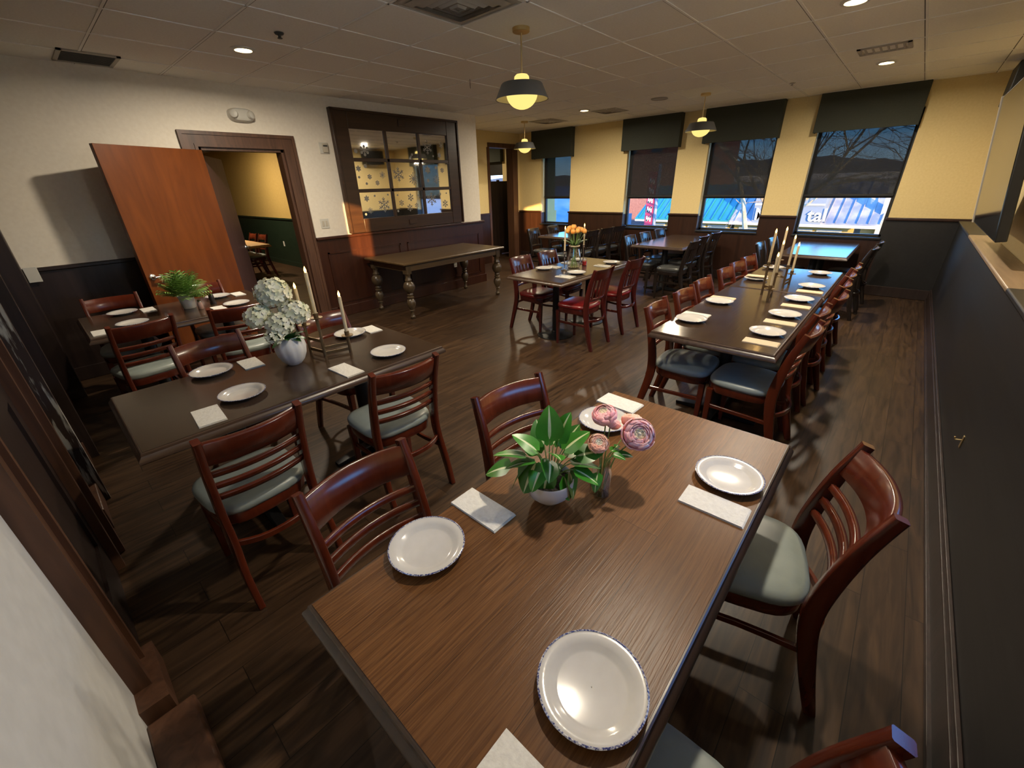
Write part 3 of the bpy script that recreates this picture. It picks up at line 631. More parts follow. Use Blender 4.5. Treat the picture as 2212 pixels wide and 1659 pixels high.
for k, x, z, r, where in STK:
    o = flake(k, r).to('snowflake_sticker', 'sticker', None, loc=(x, YL+PY-.0002, z))
    tag(o, 'silver ' + KN[k] + ' sticker ' + where, 'sticker', 'frosted winter stickers on the mirror')

# ------------------------------------------------------------------ things on the right wall
tv = thing('television', 'large flat screen tilted forward on the right wall above the ledge', 'television', (5.17, -.47, 1.27))
tv.rotation_euler.x = math.radians(-8)
B().box(-.89, .89, -.06, -.004, 0, 1.02).to('casing', 'black', tv, bevel=.006)
B().box(-.878, .878, -.004, .0, .014, 1.006).to('screen', 'screen', tv)
b = B(); b.box(.866, .893, -.03, .006, -.002, 1.022); b.to('bezel', 'tv_bezel', tv)  # pale strip along one upright edge
b = B(); b.box(-.22, .22, -.11, -.06, .3, .7); b.box(-.08, .08, -.2, -.11, .45, .55); b.to('wall_bracket', 'iron', tv)
t = thing('wall_speaker', 'black box speaker mounted high in the right corner beside the ceiling', 'speaker', (7.7, -.70, 2.36))
B().box(-.3, .3, .02, .27, 0, .36).to('cabinet', 'black', t, bevel=.01); B().box(-.05, .05, 0, .02, .1, .26).to('bracket', 'iron', t)
B().tube([(.1, .2, .0), (.02, .24, -.05), (-.1, .26, -.04), (-.2, .25, .0)], .004, 6).to('cable', 'plastic', t)
t = thing('brass_hook', 'small brass hook low on the dark right-hand panelling', 'hook', (2.99, -.545, .39))
B().box(-.012, .012, 0, .004, -.035, .035).to('hook_plate', 'brass', t, bevel=.001); B().tube([(0, .004, .01), (0, .03, .005), (0, .034, .02)], .004, 6).to('hook_arm', 'brass', t)

# ------------------------------------------------------------------ tables
def dining_table(label, x0, x1, y0, y1, peds, top='top_dark', edge='edge_dark', round_col=False, group='dark wood dining tables', h=.76):
    cx, cy = (x0+x1)/2, (y0+y1)/2; hx, hy = (x1-x0)/2, (y1-y0)/2
    t = thing('dining_table', label, 'table', (cx, cy, 0), 0, group)
    B().box(-hx+.004, hx-.004, -hy+.004, hy-.004, h-.02, h).to('tabletop', top, t)
    prof = [(h-.0015, 0), (h-.004, .004), (h-.011, .006), (h-.014, .006), (h-.017, .009), (h-.026, .017), (h-.034, .020), (h-.042, .020), (h-.047, .015)]
    b = B()
    rs = [[(-hx-o, -hy-o, z), (hx+o, -hy-o, z), (hx+o, hy+o, z), (-hx-o, hy+o, z)] for z, o in prof]
    i = -.004
    b.rings([[(-hx-i, -hy-i, h-.0015), (hx+i, -hy-i, h-.0015), (hx+i, hy+i, h-.0015), (-hx-i, hy+i, h-.0015)]] + rs + [[(-hx+.03, -hy+.03, h-.047), (hx-.03, -hy+.03, h-.047), (hx-.03, hy-.03, h-.047), (-hx+.03, hy-.03, h-.047)]], True, False, True)
    b.to('edge_moulding', edge, t, angle=30)
    for px, py in peds:
        px, py = px-cx, py-cy
        b = B(); b.box(px-.14, px+.14, py-.2, py+.2, h-.062, h-.047); b.to('mounting_plate', 'iron', t)
        b = B()
        if round_col: b.lathe([(.052, .03), (.05, .05), (.038, .06), (.038, h-.062)], 20, (px, py, 0))
        else: b.lathe([(.06, .03), (.058, .05), (.046, .07), (.046, h-.062)], 20, (px, py, 0))
        b.to('pedestal', 'iron', t)
        b = B()
        if round_col: b.lathe([(.22, 0), (.22, .008), (.19, .016), (.06, .03), (.05, .034)], 32, (px, py, 0))
        else:
            for a in (0, PI/2):
                ca, sa = math.cos(a), math.sin(a)
                b.sweep([(px-.28*ca, py-.30*sa, .012), (px-.06*ca, py-.06*sa, .034), (px+.06*ca, py+.06*sa, .034), (px+.28*ca, py+.30*sa, .012)], [.028, .04, .04, .028], [.012, .022, .022, .012], rect=True)
        b.to('base', 'iron', t)
    return t
dining_table('nearest brown oak table with a potted plant and pink flowers', .165, 1.71, .107, .865, [(.55, .48), (1.32, .48)], 'top_oak', 'edge_oak')
dining_table('dark table with white hydrangeas and a three-candle stand', .02, 1.585, 2.068, 2.85, [(.42, 2.46), (1.18, 2.46)])
dining_table('dark table with a potted fern in front of the orange door', .075, 1.40, 4.26, 5.13, [(.42, 4.69), (1.05, 4.69)])
dining_table('front half of the long dark table laid for many guests', 2.70, 4.40, .37, 1.125, [(3.235, .75), (3.77, .75)])
dining_table('far half of the long dark table, nearer the windows', 4.445, 5.73, .365, 1.125, [(4.74, .75), (5.22, .75)])
dining_table('dark square-edged table with orange tulips and two tall candles', 3.60, 5.16, 2.54, 3.285, [(4.02, 2.91), (4.74, 2.91)], round_col=True)
dining_table('bare dark table at the left end of the window wall', 7.0, 8.38, 4.78, 5.52, [(7.35, 5.15), (8.05, 5.15)], group='bare dark tables by the windows')
dining_table('bare dark table between the two middle windows and the tulip table', 6.68, 8.38, 2.47, 3.30, [(7.05, 2.88), (8.0, 2.88)], group='bare dark tables by the windows')
dining_table('bare table shining blue under the window nearest the right corner', 6.85, 8.40, .45, 1.20, [(7.2, .82), (8.0, .82)], group='bare dark tables by the windows')
t = dining_table('tan table seen through the doorway in the yellow room', 2.3, 3.25, 9.45, 11.0, [(2.8, 10.2)], 'tan', 'tan', group='yellow room table')

# old table with turned legs
t = thing('turned_leg_table', 'aged oak side table with bulbous turned legs against the panelling', 'table', (4.24, 5.36, 0))
hx, hy, H = .99, .50, .79
b = B(); b.rings([[(-a, -c, z), (a, -c, z), (a, c, z), (-a, c, z)] for z, a, c in ((H-.03, hx-.012, hy-.012), (H-.024, hx, hy), (H-.008, hx, hy), (H, hx-.008, hy-.008))]); b.to('tabletop', 'old_oak', t)
b = B()
for s in (-1, 1): b.box(-hx+.09, hx-.09, s*(hy-.07)-.012, s*(hy-.07)+.012, H-.12, H-.03); b.box(s*(hx-.08)-.012, s*(hx-.08)+.012, -hy+.08, hy-.08, H-.12, H-.03)
b.to('apron', 'old_oak', t)
leg = [(.020, 0), (.030, .01), (.034, .035), (.022, .055), (.020, .10), (.024, .12), (.034, .125), (.024, .135), (.034, .16), (.050, .20), (.054, .235), (.044, .275), (.026, .295), (.040, .305), (.040, .318), (.026, .33), (.036, .345), (.036, .355), (.03, .37), (.052, .40), (.066, .44), (.068, .47), (.056, .51), (.032, .535), (.040, .545), (.040, .56), (.028, .58), (.03, .62), (.036, .64)]
for sx_ in (-1, 1):
    for sy_ in (-1, 1):
        b = B(); b.lathe([(r_*(1.2 if z_ > .1 else 1.1), z_) for r_, z_ in leg], 20, (sx_*(hx-.10), sy_*(hy-.09), 0)); b.box(sx_*(hx-.10)-.042, sx_*(hx-.10)+.042, sy_*(hy-.09)-.042, sy_*(hy-.09)+.042, .635, H-.03)
        b.to('leg', 'old_oak_leg', t, angle=40)

# ------------------------------------------------------------------ chairs
def spline(pts, n=5):
    P = [Vector(p) for p in pts]; out = []
    for i in range(len(P)-1):
        a, b_, c, d = P[max(i-1, 0)], P[i], P[i+1], P[min(i+2, len(P)-1)]
        for k in range(n):
            u = k/n
            out.append(.5*((2*b_) + (c-a)*u + (2*a-5*b_+4*c-d)*u*u + (3*b_-a-3*c+d)*u**3))
    out.append(P[-1]); return out
def seat_outline(w0, w1, y0, y1, n=32):
    o = []
    for i in range(n):
        a = 2*PI*i/n; c, s_ = math.cos(a), math.sin(a)
        u = math.copysign(abs(c)**.55, c); v = math.copysign(abs(s_)**.55, s_)
        f = (v+1)/2
        o.append((u*(w0+(w1-w0)*f)/2, y0+(y1-y0)*f))
    return o
POST = [(-.005, 0), (.042, .17), (.082, .35), (.092, .46), (.080, .58), (.047, .74), (.0, .885)]
def make_chair(kind, wm, sm):
    t = thing('dining_chair', '', 'chair', (0, 0, 0))
    def py(z):
        for (a, b_), (c, d) in zip(POST[:-1], POST[1:]):
            if b_ <= z <= d: return a+(c-a)*(z-b_)/(d-b_)
        return 0
    for s in (-1, 1):
        pts = spline([(s*(.200-.012*(z > .3)), y, z) for y, z in POST], 4); N = len(pts)
        wd = [.014 for _ in pts]; dp = [.018+.012*math.sin(PI*min(1, i/(N-1)*1.05)) for i in range(N)]
        B().sweep(pts, wd, dp, rect=True, up=(0, 1, 0)).to('back_leg', wm, t, angle=50)
        B().sweep([(s*.178, .457, 0), (s*.178, .462, .40)], [.013, .021], [.013, .021], rect=True, up=(0, 1, 0)).to('front_leg', wm, t)
        B().sweep(spline([(s*.185, .07, .27), (s*.165, .27, .262), (s*.178, .457, .27)], 3), .008, .013, rect=True).to('stretcher', wm, t)
    B().sweep(spline([(-.19, .078, .33), (-.1, .03, .325), (0, .014, .325), (.1, .03, .325), (.19, .078, .33)], 3), .008, .014, rect=True).to('stretcher', wm, t)
    def rail(z, hh, th, bow, name, x=.186):
        y0 = py(z)+.004
        B().sweep(spline([(-x, y0, z), (-x*.5, y0-bow*.75, z), (0, y0-bow, z), (x*.5, y0-bow*.75, z), (x, y0, z)], 4), th, hh, rect=True, up=(0, -.30, 1)).to(name, wm, t, angle=50)
    if kind == 'ladder':
        rail(.812, .058, .012, .042, 'top_rail')
        for z in (.700, .638, .576): rail(z, .0135, .009, .034, 'slat')
    else:
        b = B(); y0 = py(.83)
        rows = [(.885, -.024), (.86, -.008), (.82, .0), (.775, .01)]
        P = []
        for th in (0, .016):
            P.append([[(x, y0+dy-.038*(1-(x/.186)**2)+th, z) for x in [-.186+.372*i/12 for i in range(13)]] for z, dy in rows])
        f, k = P
        ring = []
        for i in range(13): ring.append([f[r][i] for r in range(4)] + [k[r][i] for r in (3, 2, 1, 0)])
        b.rings(ring); b.to('crest_rail', wm, t, angle=50)
        rail(.555, .016, .010, .034, 'lower_rail')
        for q in range(5):
            x = -.124+.062*q; bow = .036*(1-(x/.186)**2)
            B().sweep([(x, py(.56)-bow+.004, .56), (x, py(.68)-bow+.006, .68), (x, py(.78)-bow+.008, .785)], .015, .006, rect=True, up=(0, 1, 0)).to('spindle', wm, t)
    o1 = seat_outline(.40, .44, .090, .497); c = (0, .295)
    def sc(o, k): return [(c[0]+(x-c[0])*k, c[1]+(y-c[1])*k) for x, y in o]
    b = B(); b.rings([[(x, y, z) for x, y in sc(o1, k)] for z, k in ((.385, .955), (.392, .965), (.436, .97), (.441, .96))]); b.to('seat_frame', wm, t, angle=40)
    b = B(); b.rings([[(x, y, z) for x, y in sc(o1, k)] for z, k in ((.441, .98), (.452, 1.01), (.466, 1.012), (.479, .985), (.489, .90), (.496, .72), (.500, .4), (.501, .1))]); b.to('seat_cushion', sm, t, angle=70)
    return t
proto = {'red': make_chair('ladder', 'cherry', 'seat_grey'), 'slat': make_chair('slats', 'redwood', 'seat_red'), 'dark': make_chair('slats', 'blackwood', 'seat_black')}
used = set()
def chair(kind, x, y, deg, label, group):
    if kind not in used:
        used.add(kind); t = proto[kind]; t.location = (x, y, 0); t.rotation_euler.z = math.radians(deg); t['label'] = label; t['group'] = group; return t
    return dup(proto[kind], (x, y, 0), math.radians(deg), label, group)
G1, G2, G3, G4 = 'cherry ladder-back chairs with grey-green seats', 'dark red slat-back chairs at the tulip table', 'black slat-back chairs at the window tables', 'chairs in the yellow room'
for a in [
 (.47, 1.15, 182, 'cherry ladder-back chair at the front table beside the left-edge plate'),
 (1.24, 1.155, 172, 'cherry ladder-back chair at the front table behind the potted plant'),
 (1.463, -.155, 14.6, 'cherry ladder-back chair on the right of the front table, seat in view'),
 (.475, -.235, 4, 'cherry ladder-back chair cut off by the bottom right edge of the photo'),
 (.35, 1.735, 3, 'cherry ladder-back chair at the near left of the hydrangea table, back to the viewer'),
 (1.09, 1.735, -4, 'cherry ladder-back chair at the near right of the hydrangea table, back to the viewer'),
 (.547, 3.122, 185, 'cherry ladder-back chair at the far left of the hydrangea table'),
 (1.27, 3.09, 188, 'cherry ladder-back chair behind the three-candle stand at the hydrangea table'),
 (.339, 5.30, 176, 'cherry ladder-back chair behind the fern table against the dark panelling'),
 (.36, 3.97, 8, 'shadowed cherry ladder-back chair in front of the fern table at its left end'),
 (.96, 3.90, -10, 'cherry ladder-back chair in front of the fern table at its right end'),
 (1.02, 5.24, 182, 'cherry ladder-back chair half hidden behind the potted fern'),
 (2.995, 1.245, 184, 'nearest cherry chair on the left side of the long table, seat in view'),
 (3.53, 1.245, 181, 'second cherry chair from the near end on the left side of the long table'),
 (4.03, 1.265, 181, 'third cherry chair from the near end on the left side of the long table'),
 (4.70, 1.27, 179, 'fourth cherry chair from the near end on the left side of the long table'),
 (5.14, 1.275, 177, 'fifth cherry chair from the near end on the left side of the long table'),
 (5.58, 1.28, 175, 'farthest cherry chair on the left side of the long table'),
 (2.962, .233, -3, 'nearest cherry chair on the right side of the long table, seat in view'),
 (3.46, .262, -4, 'second cherry chair from the near end on the right side of the long table'),
 (4.006, .215, -5, 'third cherry chair from the near end on the right side of the long table'),
 (4.50, .24, -5, 'fourth cherry chair from the near end on the right side of the long table'),
 (4.98, .25, -5, 'fifth cherry chair from the near end on the right side of the long table'),
 (5.45, .25, -5, 'farthest cherry chair on the right side of the long table')]:
    chair('red', *a, G1)
for a in [
 (4.10, 3.545, 182, 'dark red slat-back chair at the left near corner of the tulip table'),
 (4.66, 3.545, 182, 'dark red slat-back chair at the left far corner of the tulip table'),
 (3.98, 2.253, 1, 'dark red slat-back chair at the right of the tulip table nearest the viewer'),
 (4.71, 2.25, 0, 'dark red slat-back chair at the right far corner of the tulip table')]:
    chair('slat', *a, G2)
for a in [
 (7.05, 5.73, 185, 'black slat-back chair left of the leftmost window table, its seat showing'),
 (7.75, 5.75, 180, 'black slat-back chair left of the leftmost window table, nearer the window'),
 (6.80, 4.44, 2, 'black chair at the leftmost window table, hidden behind the tulips'),
 (7.28, 4.42, 0, 'black chair at the leftmost window table, just right of the tulips'),
 (7.80, 4.42, -4, 'black chair at the leftmost window table, middle of the row right of the tulips'),
 (8.26, 4.40, -6, 'black chair at the leftmost window table, closest to the window wall'),
 (6.78, 3.42, 181, 'black chair at the middle window table, nearest of its left row'),
 (7.36, 3.43, 180, 'black chair at the middle window table, second of its left row'),
 (7.95, 3.42, 179, 'black chair at the middle window table, last of its left row'),
 (6.62, 2.26, 2, 'black chair at the middle window table, nearest of its right row'),
 (7.28, 2.36, 0, 'black chair at the middle window table, second of its right row'),
 (7.88, 2.36, -3, 'black chair at the middle window table, last of its right row'),
 (6.82, 1.45, 181, 'black chair left of the blue-shining window table, nearer the candles'),
 (7.48, 1.44, 178, 'black chair left of the blue-shining window table, nearer the window'),
 (6.95, .20, -4, 'black chair right of the blue-shining window table, nearer the viewer'),
 (7.60, .18, -4, 'black chair right of the blue-shining window table, nearer the window')]:
    chair('dark', *a, G3)
chair('red', 3.50, 10.42, 92, 'ladder-back chair at the tan table in the yellow room, nearer the doorway', G4)
chair('red', 3.47, 10.90, 90, 'ladder-back chair at the tan table in the yellow room, farther from the doorway', G4)

# ------------------------------------------------------------------ plates, napkins, cutlery
T = .76
def make_plate():
    t = thing('dinner_plate', '', 'plate', (0, 0, 0))
    B().lathe([(.001, .004), (.055, .0), (.062, .0), (.066, .005), (.082, .010), (.1055, .0195), (.1075, .0215), (.1055, .0225), (.084, .0145), (.074, .0085), (.068, .007), (.001, .007)], 56, cap0=False, cap1=False).to('dish', 'plate', t, angle=60)
    B().lathe([(.1058, .0190), (.1088, .0205), (.1092, .0222), (.1070, .0234), (.1052, .0229)], 56, cap0=False, cap1=False).to('rim', 'rim', t)['label'] = 'blue speckled rim'
    return t
pl = make_plate(); first = [True]
def plate(x, y, label, group, z=T, s=1.):
    if first[0]:
        first[0] = False; pl.location = (x, y, z); pl['label'] = label; pl['group'] = group; pl.scale = (s, s, s); return
    dup(pl, (x, y, z), random.uniform(0, 6), label, group, (s, s, s))
PA, PC, PF, PB, PD = 'plates on the front table', 'plates on the hydrangea table', 'plates on the fern table', 'plates on the long table', 'plates on the tulip table'
plate(.470, .778, 'white blue-rimmed plate at the left edge of the front table', PA)
plate(.462, .225, 'white blue-rimmed plate nearest the viewer', PA, s=1.03)
plate(1.345, .222, 'white blue-rimmed plate with a bright lamp glint, near the right-hand chair', PA)
plate(1.405, .748, 'white blue-rimmed plate behind the pink flowers', PA)
plate(.464, 2.785, 'plate at the far left of the hydrangea table', PC)
plate(.478, 2.318, 'plate at the near left of the hydrangea table', PC)
plate(1.291, 2.230, 'plate at the near right of the hydrangea table', PC)
plate(1.326, 2.770, 'plate behind the right-hand candle of the hydrangea table', PC)
plate(.359, 4.985, 'plate at the far left of the fern table', PF)
plate(.355, 4.480, 'plate at the near left of the fern table, behind a chair back', PF)
plate(1.120, 4.485, 'plate at the near right of the fern table', PF)
plate(1.100, 4.975, 'plate at the far right of the fern table, behind the dark mill', PF)
RN = ['first', 'second', 'third', 'fourth', 'fifth']
for i, (x, y) in enumerate([(3.09, .497), (3.612, .497), (4.17, .503), (4.763, .503), (5.50, .54)]):
    plate(x, y, RN[i] + ' plate from the near end along the right side of the long table', PB)
for i, (x, y) in enumerate([(3.09, 1.0), (3.722, 1.0), (4.857, 1.0), (5.60, 1.0)]):
    plate(x, y, RN[i] + ' plate from the near end along the left side of the long table', PB)
plate(4.115, 3.165, 'plate at the left near corner of the tulip table', PD)
plate(4.106, 2.69, 'plate in front of the tulip vase', PD)
plate(4.925, 2.70, 'plate at the right of the tulip table', PD)
plate(4.86, 3.16, 'plate mostly hidden behind the tulip vase', PD)

def napkin(x, y, w, d, deg, label, group, m='paper', z=T):
    b = B(); n = 8
    for k, (z0, sh) in enumerate(((0, 0), (.0022, .002), (.0044, .0045))):
        rr = random.Random(int(x*100)+k)
        bot, top = [], []
        for i in range(n+1):
            rb, rt = [], []
            for j in range(n+1):
                px, py = -w/2+sh*.3+(w-sh*.5)*i/n, -d/2+sh+(d-sh)*j/n
                q = rr.uniform(0, .0005)
                rb.append((px, py, z0+.0002)); rt.append((px, py, z0+.0014+q))
            bot.append(rb); top.append(rt)
        b.grid(top); b.grid(bot)
        ring_t = [r[0] for r in top]+top[-1][1:]+[r[-1] for r in top[::-1]][1:]+top[0][::-1][1:-1]
        ring_b = [r[0] for r in bot]+bot[-1][1:]+[r[-1] for r in bot[::-1]][1:]+bot[0][::-1][1:-1]
        b.rings([ring_b, ring_t], True, False, False)
    bmesh.ops.remove_doubles(b.bm, verts=b.bm.verts, dist=.00005)
    return tag(b.to('paper_napkin', m, None, loc=(x, y, z), rz=math.radians(deg)), label, 'napkin', group)
NA, NC, NF, NB = 'folded napkins on the front table', 'folded napkins on the hydrangea table', 'folded napkins on the fern table', 'folded napkins on the long table'
napkin(.687, .771, .098, .200, 0, 'white folded napkin with a blue shadow, left of the potted plant', NA)
napkin(1.175, .214, .100, .195, 1, 'white folded napkin between the two right-hand plates of the front table', NA)
napkin(1.603, .778, .108, .190, -2, 'cream folded napkin at the far corner of the front table', NA)
napkin(.245, .215, .102, .190, 0, 'white folded napkin cut off by the bottom edge of the photo', NA)
napkin(.294, 2.203, .112, .205, -4, 'folded napkin at the near left corner of the hydrangea table', NC)
napkin(.661, 2.759, .108, .19, -2, 'folded napkin between the far left plate and the hydrangea vase', NC)
napkin(.979, 2.190, .108, .212, 3, 'folded napkin in front of the candle stand', NC)
napkin(1.487, 2.760, .100, .17, -4, 'folded napkin at the far right corner of the hydrangea table', NC)
napkin(.534, 4.965, .10, .19, 0, 'folded napkin left of the fern pot', NF)
napkin(.140, 4.40, .09, .19, 0, 'folded napkin at the left corner of the fern table', NF)
napkin(1.275, 4.965, .10, .19, 0, 'folded napkin at the far right of the fern table', NF)
napkin(.964, 4.46, .10, .19, 0, 'folded napkin peeping over the right chair back at the fern table', NF)
for i, x in enumerate([2.878, 3.395, 3.94, 4.55]): napkin(x, .482, .10, .200, 1, 'cream folded napkin before the ' + RN[i] + ' plate on the right side of the long table', NB, 'paper2')
for i, (x, m) in enumerate([(3.252, 'paper'), (3.885, 'paper2')]): napkin(x, 1.02, .10, .195, 1, 'folded napkin behind the ' + RN[i] + ' plate on the left side of the long table', NB, m)
napkin(4.92, 1.005, .10, .19, 1, 'folded napkin laid on the third plate on the left side of the long table', NB, 'paper2', T+.0235)

def fork():
    b = B(); b.sweep([(0, -.095, .003), (0, -.02, .003), (0, .03, .006)], [.006, .0035, .004], [.0012]*3, rect=True)
    b.prism([(-.004, .028), (.004, .028), (.011, .045), (.011, .06), (-.011, .06), (-.011, .045)], .0045, .0065)
    for q in (-.009, -.003, .003, .009): b.box(q-.0015, q+.0015, .058, .098, .0045, .0062)
    return b
def knife():
    b = B(); b.sweep([(0, -.11, .003), (0, -.01, .003)], [.007, .005], [.0022, .002], rect=True)
    b.prism([(-.006, -.012), (.007, -.012), (.009, .06), (.004, .105), (-.006, .09)], .0025, .004)
    return b
for i, (x, y, lab) in enumerate([(3.888, 2.69, 'in front of the tulip vase'), (4.30, 3.165, 'by the left near plate'), (4.70, 2.69, 'by the right-hand plate'), (4.66, 3.165, 'behind the tulip vase')]):
    napkin(x, y, .13, .20, 0, 'white napkin under cutlery ' + lab + ' on the tulip table', 'napkins on the tulip table')
    tag(fork().to('fork', 'silver', None, loc=(x-.03, y, T+.0062), rz=PI/2*0), 'fork on the napkin ' + lab + ' on the tulip table', 'fork', 'forks on the tulip table')
    tag(knife().to('knife', 'silver', None, loc=(x+.03, y, T+.0062)), 'knife on the napkin ' + lab + ' on the tulip table', 'knife', 'knives on the tulip table')

# ------------------------------------------------------------------ candles and holders
def candle(x, y, z, h, r, label, group, flame='bulb'):
    t = thing('candle', label, 'candle', (x, y, z), 0, group)
    B().lathe([(r*.98, 0), (r, .004), (r, h-.008), (r*.86, h-.001), (r*.3, h-.003)], 16).to('candle_stick', 'wax', t)
    B().lathe([(.001, h-.004), (.0055, h+.001), (.0075, h+.011), (.006, h+.019), (.0025, h+.029), (.0004, h+.034)], 12, cap0=False).to('flame_tip', 'flame', t)
    l = light('glow', 'POINT', (0, 0, h+.06), .06, (1., .6, .2), .02); l.parent = t
def candelabra(pts, label, links, cl, names, group):
    """pts: (x, y, cup height, candle height) ; three tubes joined by flat links"""
    cx = sum(p[0] for p in pts)/3; cy = sum(p[1] for p in pts)/3
    t = thing('candle_holder', label, 'candle holder', (cx, cy, T), 0, 'three-candle bronze holders')
    for (x, y, hc, ch), nm in zip(pts, names):
        x -= cx; y -= cy
        b = B(); b.lathe([(.0095, 0), (.0095, hc)], 14, (x, y, 0)); b.to('upright', 'bronze', t)
        b = B(); b.lathe([(.010, hc-.006), (.034, hc-.004), (.036, hc+.002), (.014, hc+.002), (.015, hc+.028), (.0105, hc+.028), (.0105, hc+.004), (.001, hc+.004)], 20, (x, y, 0)); b.to('candle_cup', 'bronze', t)
        candle(x+cx, y+cy, T+hc+.0045, ch, .0102, nm, cl)
    for i, j, zz in links:
        a, c = pts[i], pts[j]
        b = B(); b.sweep([(a[0]-cx, a[1]-cy, zz), (c[0]-cx, c[1]-cy, zz)], [.003, .003], [.010, .010], rect=True); b.to('link_bar', 'bronze', t)
candelabra([(.985, 2.649, .186, .225), (1.012, 2.509, .251, .265), (1.159, 2.465, .109, .245)], 'three-candle bronze holder beside the hydrangeas',
 [(0, 1, .10), (1, 2, .055), (0, 1, .03), (1, 2, .02)], 'candles on the hydrangea table',
 ['lit candle half hidden behind the hydrangeas', 'tallest lit candle beside the hydrangeas', 'lowest lit candle in the holder beside the hydrangeas, on its right'], '')
candelabra([(3.998, .700, .106, .255), (4.185, .715, .180, .255), (4.245, .800, .250, .265)], 'nearer three-candle bronze holder on the long table', [(0, 1, .05), (1, 2, .07), (0, 1, .09)], 'candles on the long table',
 ['lowest lit candle of the nearer holder on the long table', 'middle-height lit candle of the nearer holder on the long table', 'tallest lit candle of the nearer holder on the long table'], '')
candelabra([(4.617, .708, .180, .255), (4.777, .689, .106, .250), (4.74, .809, .230, .26)], 'farther three-candle bronze holder on the long table', [(0, 1, .06), (0, 2, .09), (0, 1, .03)], 'candles on the long table',
 ['middle-height lit candle of the farther holder on the long table', 'lowest lit candle of the farther holder on the long table', 'tallest lit candle of the farther holder on the long table'], '')
for x, y, s, nm in ((4.17, 2.905, 1., 'left of the tulip vase'), (4.70, 2.985, .95, 'right of the tulip vase')):
    t = thing('candlestick', 'slender silver candlestick standing ' + nm, 'candlestick', (x, y, T), 0, 'silver candlesticks')
    B().lathe([(.042, 0), (.042, .004), (.034, .010), (.012, .018), (.008, .03)], 20).to('foot', 'silver', t)
    B().lathe([(.008, .028), (.0055, .04), (.007, .06), (.005, .07), (.007, .09), (.005, .10), (.007, .12), (.005, .13), (.007, .15), (.005, .16), (.007, .18), (.006, .2)], 12).to('twisted_stem', 'silver', t)
    B().lathe([(.006, .198), (.012, .208), (.014, .22), (.014, .232), (.0105, .232), (.0105, .214), (.001, .214)], 16).to('candle_cup', 'silver', t)
    candle(x, y, T+.2145, .255*s, .0095, 'lit candle in the silver candlestick ' + nm, 'candles on the tulip table')

# ------------------------------------------------------------------ plants and flowers
def leaf_mesh(L, W, fold=.18, droop=.35, stripe=True, tip=.9, n=9):
    """heart-shaped leaf along +y from the origin, facing +z, cream stripe along the midrib"""
    b = B(); rows = []
    cols = [-1, -.6, -.11, 0, .11, .6, 1]
    for i in range(n+1):
        u = i/n
        wd = W*.5*(math.sin(PI*min(1, u**.55*.98+.02))**.62)*(1-.10*u) if u < 1 else .0004
        r = []
        for c in cols:
            back = -.10*L*abs(c)**1.5*max(0, 1-u*3.2)
            r.append((c*wd, u*L+back, abs(c)*wd*fold - droop*L*u*u*.5 + .02*L*math.sin(PI*u)))
        rows.append(r)
    R = [[b.v(p) for p in r] for r in rows]
    for a, c in zip(R[:-1], R[1:]):
        for i in range(6):
            b.mi = 1 if stripe and i in (2, 3) else 0
            b.face([a[i], a[i+1], c[i+1], c[i]])
    return b
def orient(o, loc, dirv, roll=0., s=1.):
    d = Vector(dirv).normalized()
    up = Vector((0, 0, 1)); sd = d.cross(up)
    if sd.length < 1e-3: sd = Vector((1, 0, 0))
    sd.normalize(); n = sd.cross(d)
    m = Matrix((sd, d, n)).transposed().to_4x4() @ Matrix.Rotation(roll, 4, 'Y')
    m = Matrix.Translation(loc) @ m @ Matrix.Scale(s, 4)
    o.matrix_local = m
# variegated plant in a white bowl on the front table
rnd = random.Random(11)
pt = thing('potted_plant', 'leafy plant with cream-striped leaves in a white bowl on the front table', 'potted plant', (.868, .640, T))
B().lathe([(.034, 0), (.038, .002), (.040, .010), (.052, .016), (.070, .036), (.078, .062), (.079, .088), (.0765, .092), (.0735, .088), (.0725, .07), (.001, .07)], 40, cap1=False).to('bowl', 'ceramic', pt, angle=50)
b = B(); b.lathe([(.0725, .070), (.06, .076), (.03, .074), (.001, .078)], 32, cap0=False); b.to('soil', 'soil', pt)
protoL = None
LEAVES = [  # direction azimuth (deg, 0 = +x), reach, height, leaf pitch, size
 (42, .03, .245, 78, 1.05), (-15, .06, .235, 66, .95), (-30, .085, .20, 35, .95), (-5, .10, .19, 45, .9), (132, .13, .19, 12, .95), (124, .215, .115, -22, .92), (150, .09, .175, 0, .9),
 (158, .085, .175, -62, 1.1), (138, .105, .165, -48, 1.05), (182, .065, .17, -40, .85), (222, .045, .185, -8, .8), (240, .03, .21, 25, .75), (-48, .115, .155, -5, .9), (-62, .135, .145, -22, .85), (-38, .145, .17, 8, .9),
 (-66, .105, .125, -75, 1.05), (-84, .088, .115, -70, .85), (60, .08, .20, 40, .9), (20, .10, .19, 35, .9), (90, .09, .18, 25, .85), (75, .10, .155, 10, .8), (200, .04, .125, -62, .8), (110, .07, .20, 35, .9), (-20, .12, .15, 5, .8)]
for az, rc, hh, pit, s in LEAVES:
    a = math.radians(az+rnd.uniform(-6, 6)); p = math.radians(pit)
    tip = Vector((math.cos(a)*rc*.62, math.sin(a)*rc*.62, .075+(hh-.075)*.86))
    st = [(math.cos(a)*.012, math.sin(a)*.012, .074), tuple(tip*.5 + Vector((math.cos(a)*.006, math.sin(a)*.006, .055))), tuple(tip)]
    B().sweep(spline(st, 4), .0018, .0018, 6).to('leaf_stalk', 'stem', pt)
    if protoL is None: o = protoL = leaf_mesh(.102, .088, fold=.10, droop=.25).to('leaf', ['leaf', 'variegate'], pt, angle=80)
    else: o = protoL.copy(); COL.objects.link(o); o.parent = pt
    orient(o, tip, (math.cos(a)*math.cos(p), math.sin(a)*math.cos(p), math.sin(p)), rnd.uniform(-.5, .5), s)

